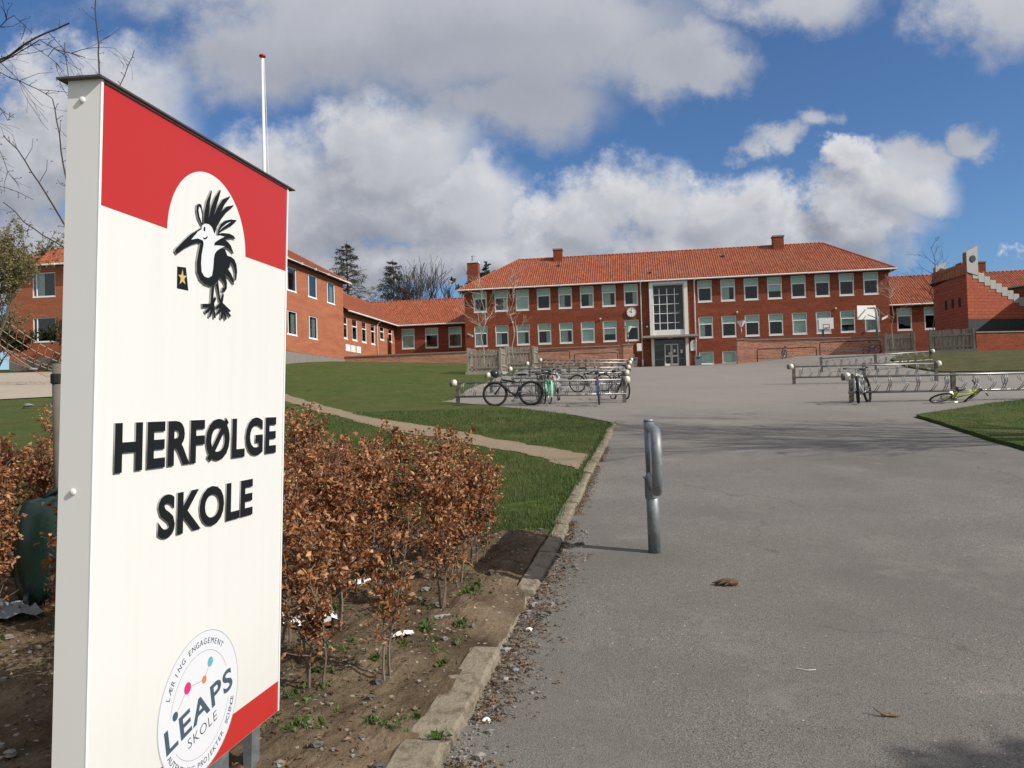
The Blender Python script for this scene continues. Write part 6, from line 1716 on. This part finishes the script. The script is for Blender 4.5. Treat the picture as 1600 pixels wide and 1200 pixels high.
def bin_(a, b, lb):
    p = sch(a, b); o = empty('litter_bin', (p.x, p.y, Hh(p.x, p.y) + .02), -YAW); tag(o, lb, 'bin', 'grey bins beside the entrance')
    paint('bingrey', (.16, .19, .21), .6)
    mb = MB(); 
    for z0, z1, a0, a1 in ((0, .78, .26, .33),):
        V = [(-a0, -a0 * .8, z0), (a0, -a0 * .8, z0), (a0, a0 * .8, z0), (-a0, a0 * .8, z0), (-a1, -a1 * .8, z1), (a1, -a1 * .8, z1), (a1, a1 * .8, z1), (-a1, a1 * .8, z1)]
        for f in ((0, 1, 5, 4), (1, 2, 6, 5), (2, 3, 7, 6), (3, 0, 4, 7), (0, 3, 2, 1)): mb.face([V[i] for i in f])
    mb.build('body', M['bingrey'], o); MB().box(-.36, .36, -.30, .30, .78, .86).build('lid', M['grey'], o)
    MB().box(-.12, .12, -.275, -.268, .62, .70).build('handle', M['black'], o)
bin_(16.15, -1.1, 'grey lidded bin left of the entrance doors'); bin_(21.95, -1.0, 'grey lidded bin right of the entrance doors')
o = empty('notice_board', sch(21.62, -.03, 6.45), -YAW); tag(o, 'white notice board on the brick right of the entrance', 'notice board'); MB().box(-.24, .24, -.04, 0, -.42, .42).build('board', M['whitedirty'], o); MB().obox((0, -.03, .5), (.17, 0, 0), (0, .012, 0), (0, 0, .07)).build('emblem_plate', M['whitedirty'], o)
for k in range(5): MB().box(-.17, .12, -.045, -.041, .26 - k * .11, .29 - k * .11).build('text_line', M['lside'], bpy.data.objects[o.name])
o = empty('meter_box', sch(16.42, -6.9, 5.75), -YAW); tag(o, 'small white meter box fixed beside the left brick pillar', 'meter box'); MB().box(0, .4, -.1, .12, 0, .65).build('cabinet', M['whitedirty'], o); MB().box(.03, .37, -.112, -.101, .05, .38).build('door', M['gutter'], o)


def hoop_board(x, y, z, w, h, par):
    return None
def basketball(a, b, lb, height, w, h, back=False, turn=0.):
    p = sch(a, b); z = Hh(p.x, p.y); o = empty('basketball_hoop', (p.x, p.y, z), -YAW + turn); tag(o, lb, 'basketball hoop', 'basketball hoops behind the garden wall')
    s = -1; zc = height
    MB().tube([(0, 1.3, 0), (0, 1.3, zc - .1), (0, 1.1, zc + .25), (0, .12, zc + .35)], [.11, .10, .08, .05], 8).tube([(0, 1.2, zc - .6), (0, .12, zc - .2)], .04, 6).build('post', M['galv'], o, smooth=True)
    bd = MB().box(-w / 2, w / 2, -.02, .02, zc - h / 2, zc + h / 2).build('backboard', M['white'], o)
    q = MB()
    for x0, x1, z0, z1 in ((-.27, .27, zc - .10, zc - .06), (-.27, .27, zc - .42, zc - .38), (-.27, -.23, zc - .38, zc - .10), (.23, .27, zc - .38, zc - .10)): q.box(x0, x1, -.026, -.021, z0, z1)
    q.build('target_square', M['black'], bd)
    c = [(.22 * math.cos(k * .3927), -.28 + .22 * math.sin(k * .3927), zc - h / 2 + .08) for k in range(16)]; hp = MB().tube(c, .012, 5, closed=True); hp.box(-.06, .06, -.08, -.02, zc - h / 2 + .04, zc - h / 2 + .12); rim = hp.build('rim', M['black'], o)
    n = MB()
    for k in range(12): t = k * .5236; n.tube([(.22 * math.cos(t), -.28 + .22 * math.sin(t), zc - h / 2 + .08), (.13 * math.cos(t + .3), -.28 + .13 * math.sin(t + .3), zc - h / 2 - .3)], .005, 3)
    n.build('net', M['paper'], rim)
basketball(32.5, -4.2, 'white basketball backboard facing the drive, behind the right garden wall', 2.75, 1.2, .95)
basketball(36.0, -3.5, 'basketball hoop seen from behind beside the picket fence, its board turned to the building', 3.6, 1.8, 1.2, turn=math.pi + .35)


def flagpole():
    p = at(413, 265, 25); x, y = p.x, p.y; z = Hh(x, y); top = at(410, 90, 25); o = empty('flagpole', (x, y, z)); tag(o, 'tall white flagpole with a red cap rising behind the sign', 'flagpole')
    h = top.z - z; dx = top.x - x
    MB().tube([(0, 0, 0), (dx * .5, 0, h * .5), (dx, 0, h)], [.085, .065, .04], 12).build('pole', M['white'], o, smooth=True)
    MB().lathe([(.0, h), (.09, h + .01), (.11, h + .05), (.09, h + .09), (0, h + .11)], 12, (dx, 0, 0)).build('cap', M['red'], o, smooth=True)
    MB().tube([(.10, -.05, h * .1), (.17 + dx, -.06, h * .55), (.07 + dx, -.05, h - .05)], .008, 4).build('halyard', M['paper'], o)
    MB().lathe([(.16, 0), (.16, .5), (.10, .55)], 10).build('base_sleeve', M['concrete'], o)
flagpole()


def climbing_net():
    o = empty('climbing_net', (-31.8, 43.6, Hh(-31.8, 43.6))); tag(o, 'rope climbing net with red mesh stretched before the brick block', 'climbing net'); B = Vector(o.location)
    paint('rope', (.42, .34, .22), .9); paint('redrope', (.36, .10, .07), .9)
    MB().tube([(0, 0, 0), (0, 0, 7.2)], .09, 10).build('mast', M['galv'], o, smooth=True)
    A = [at(-30, 470, 44) - B, at(-30, 490, 44) - B, at(-30, 505, 45) - B, at(-30, 520, 44) - B]; E_ = [at(130, 570, 44) - B, at(125, 577, 43) - B, at(120, 585, 43) - B, at(118, 590, 42) - B]
    def sag(a, b, s, n=14): return [a.lerp(b, i / n) + Vector((0, 0, -s * math.sin(math.pi * i / n))) for i in range(n + 1)]
    lines = [sag(a, b, s) for a, b, s in zip(A, E_, (.35, .40, .45, .3))]
    r = MB()
    for l in lines: r.tube(l, .022, 5)
    anchor = at(52, 576, 42.5) - B
    for a in (at(-20, 520, 43.5), at(-20, 545, 44)): l = sag(a - B, anchor, .15); r.tube(l, .016, 4); lines.append(l)
    r.build('ropes', M['rope'], o, smooth=True)
    m2 = MB()
    for i in range(1, 14):
        for k in range(3): m2.tube(sag(lines[k][i], lines[k + 1][max(0, i - (k % 2))], .05, 3), .012, 4, caps=False)
        m2.tube(sag(lines[3][i], lines[4][i], .35, 5), .010, 4, caps=False)
        if i < 13: m2.tube(sag(lines[4][i], lines[5][i], .15, 3), .010, 4, caps=False)
    m2.build('net', M['redrope'], o)
    k = MB()
    for l in lines[:4]:
        for i in range(1, 14): k.obox(l[i], (.04, 0, 0), (0, .035, 0), (0, 0, .035))
    k.build('clamps', M['black'], o)
    MB().lathe([(.0, 0), (.22, 0), (.20, .08), (0, .10)], 10, tuple(Vector((anchor.x, anchor.y, anchor.z - .05)))).build('anchor_plate', M['grey'], o)
climbing_net()

# bare tree outside the frame, and unseen evergreens added to shade the drive
bare_tree(13.2, 10.4, 9.5, 'bare tree beyond the right edge, throwing its branch shadows over the drive', 61, depth=5, nch=4, spread=.6, r0=.2, minr=.010, trunk=.25)
def crown_tree(x, y, h, rad, label, seed):  # unseen evergreen, added only for the shadow of its crown
    rnd = random.Random(seed); z = Hh(x, y); r = empty('shadow_tree', (x, y, z)); tag(r, label, 'tree', 'unseen evergreens added to shade the drive')
    MB().tube([(0, 0, 0), (.04, 0, h * .4), (0, 0, h)], [.09, .07, .05], 8).build('trunk', M['bark'], r, smooth=True)
    c = MB(); tips = []
    for k in range(9): a = k * .7; grow(c, Vector((0, 0, h * .9)), Vector((math.cos(a), math.sin(a), rnd.uniform(.2, 1.2))), rad * .9, .03, 3, rnd, .3, 4, .05, 5, .7, .6, tips, 4, .004)
    for k in range(5200):
        d = Vector((rnd.gauss(0, 1), rnd.gauss(0, 1), rnd.gauss(0, .8))).normalized() * rad * rnd.random() ** .4; q = d + Vector((0, 0, h + rad * .35))
        if mn.noise(q * 2.4) > -.22: leafcard(c, q, .10, rnd, .7)
    c.build('crown', M['pine'], r)
crown_tree(8.02, -.42, 4.6, .74, 'unseen small evergreen added beyond the bottom right corner to shade the near asphalt', 71)
crown_tree(9.5, 1.35, 4.6, .56, 'unseen small evergreen added beyond the right edge to shade the drive further up', 72)
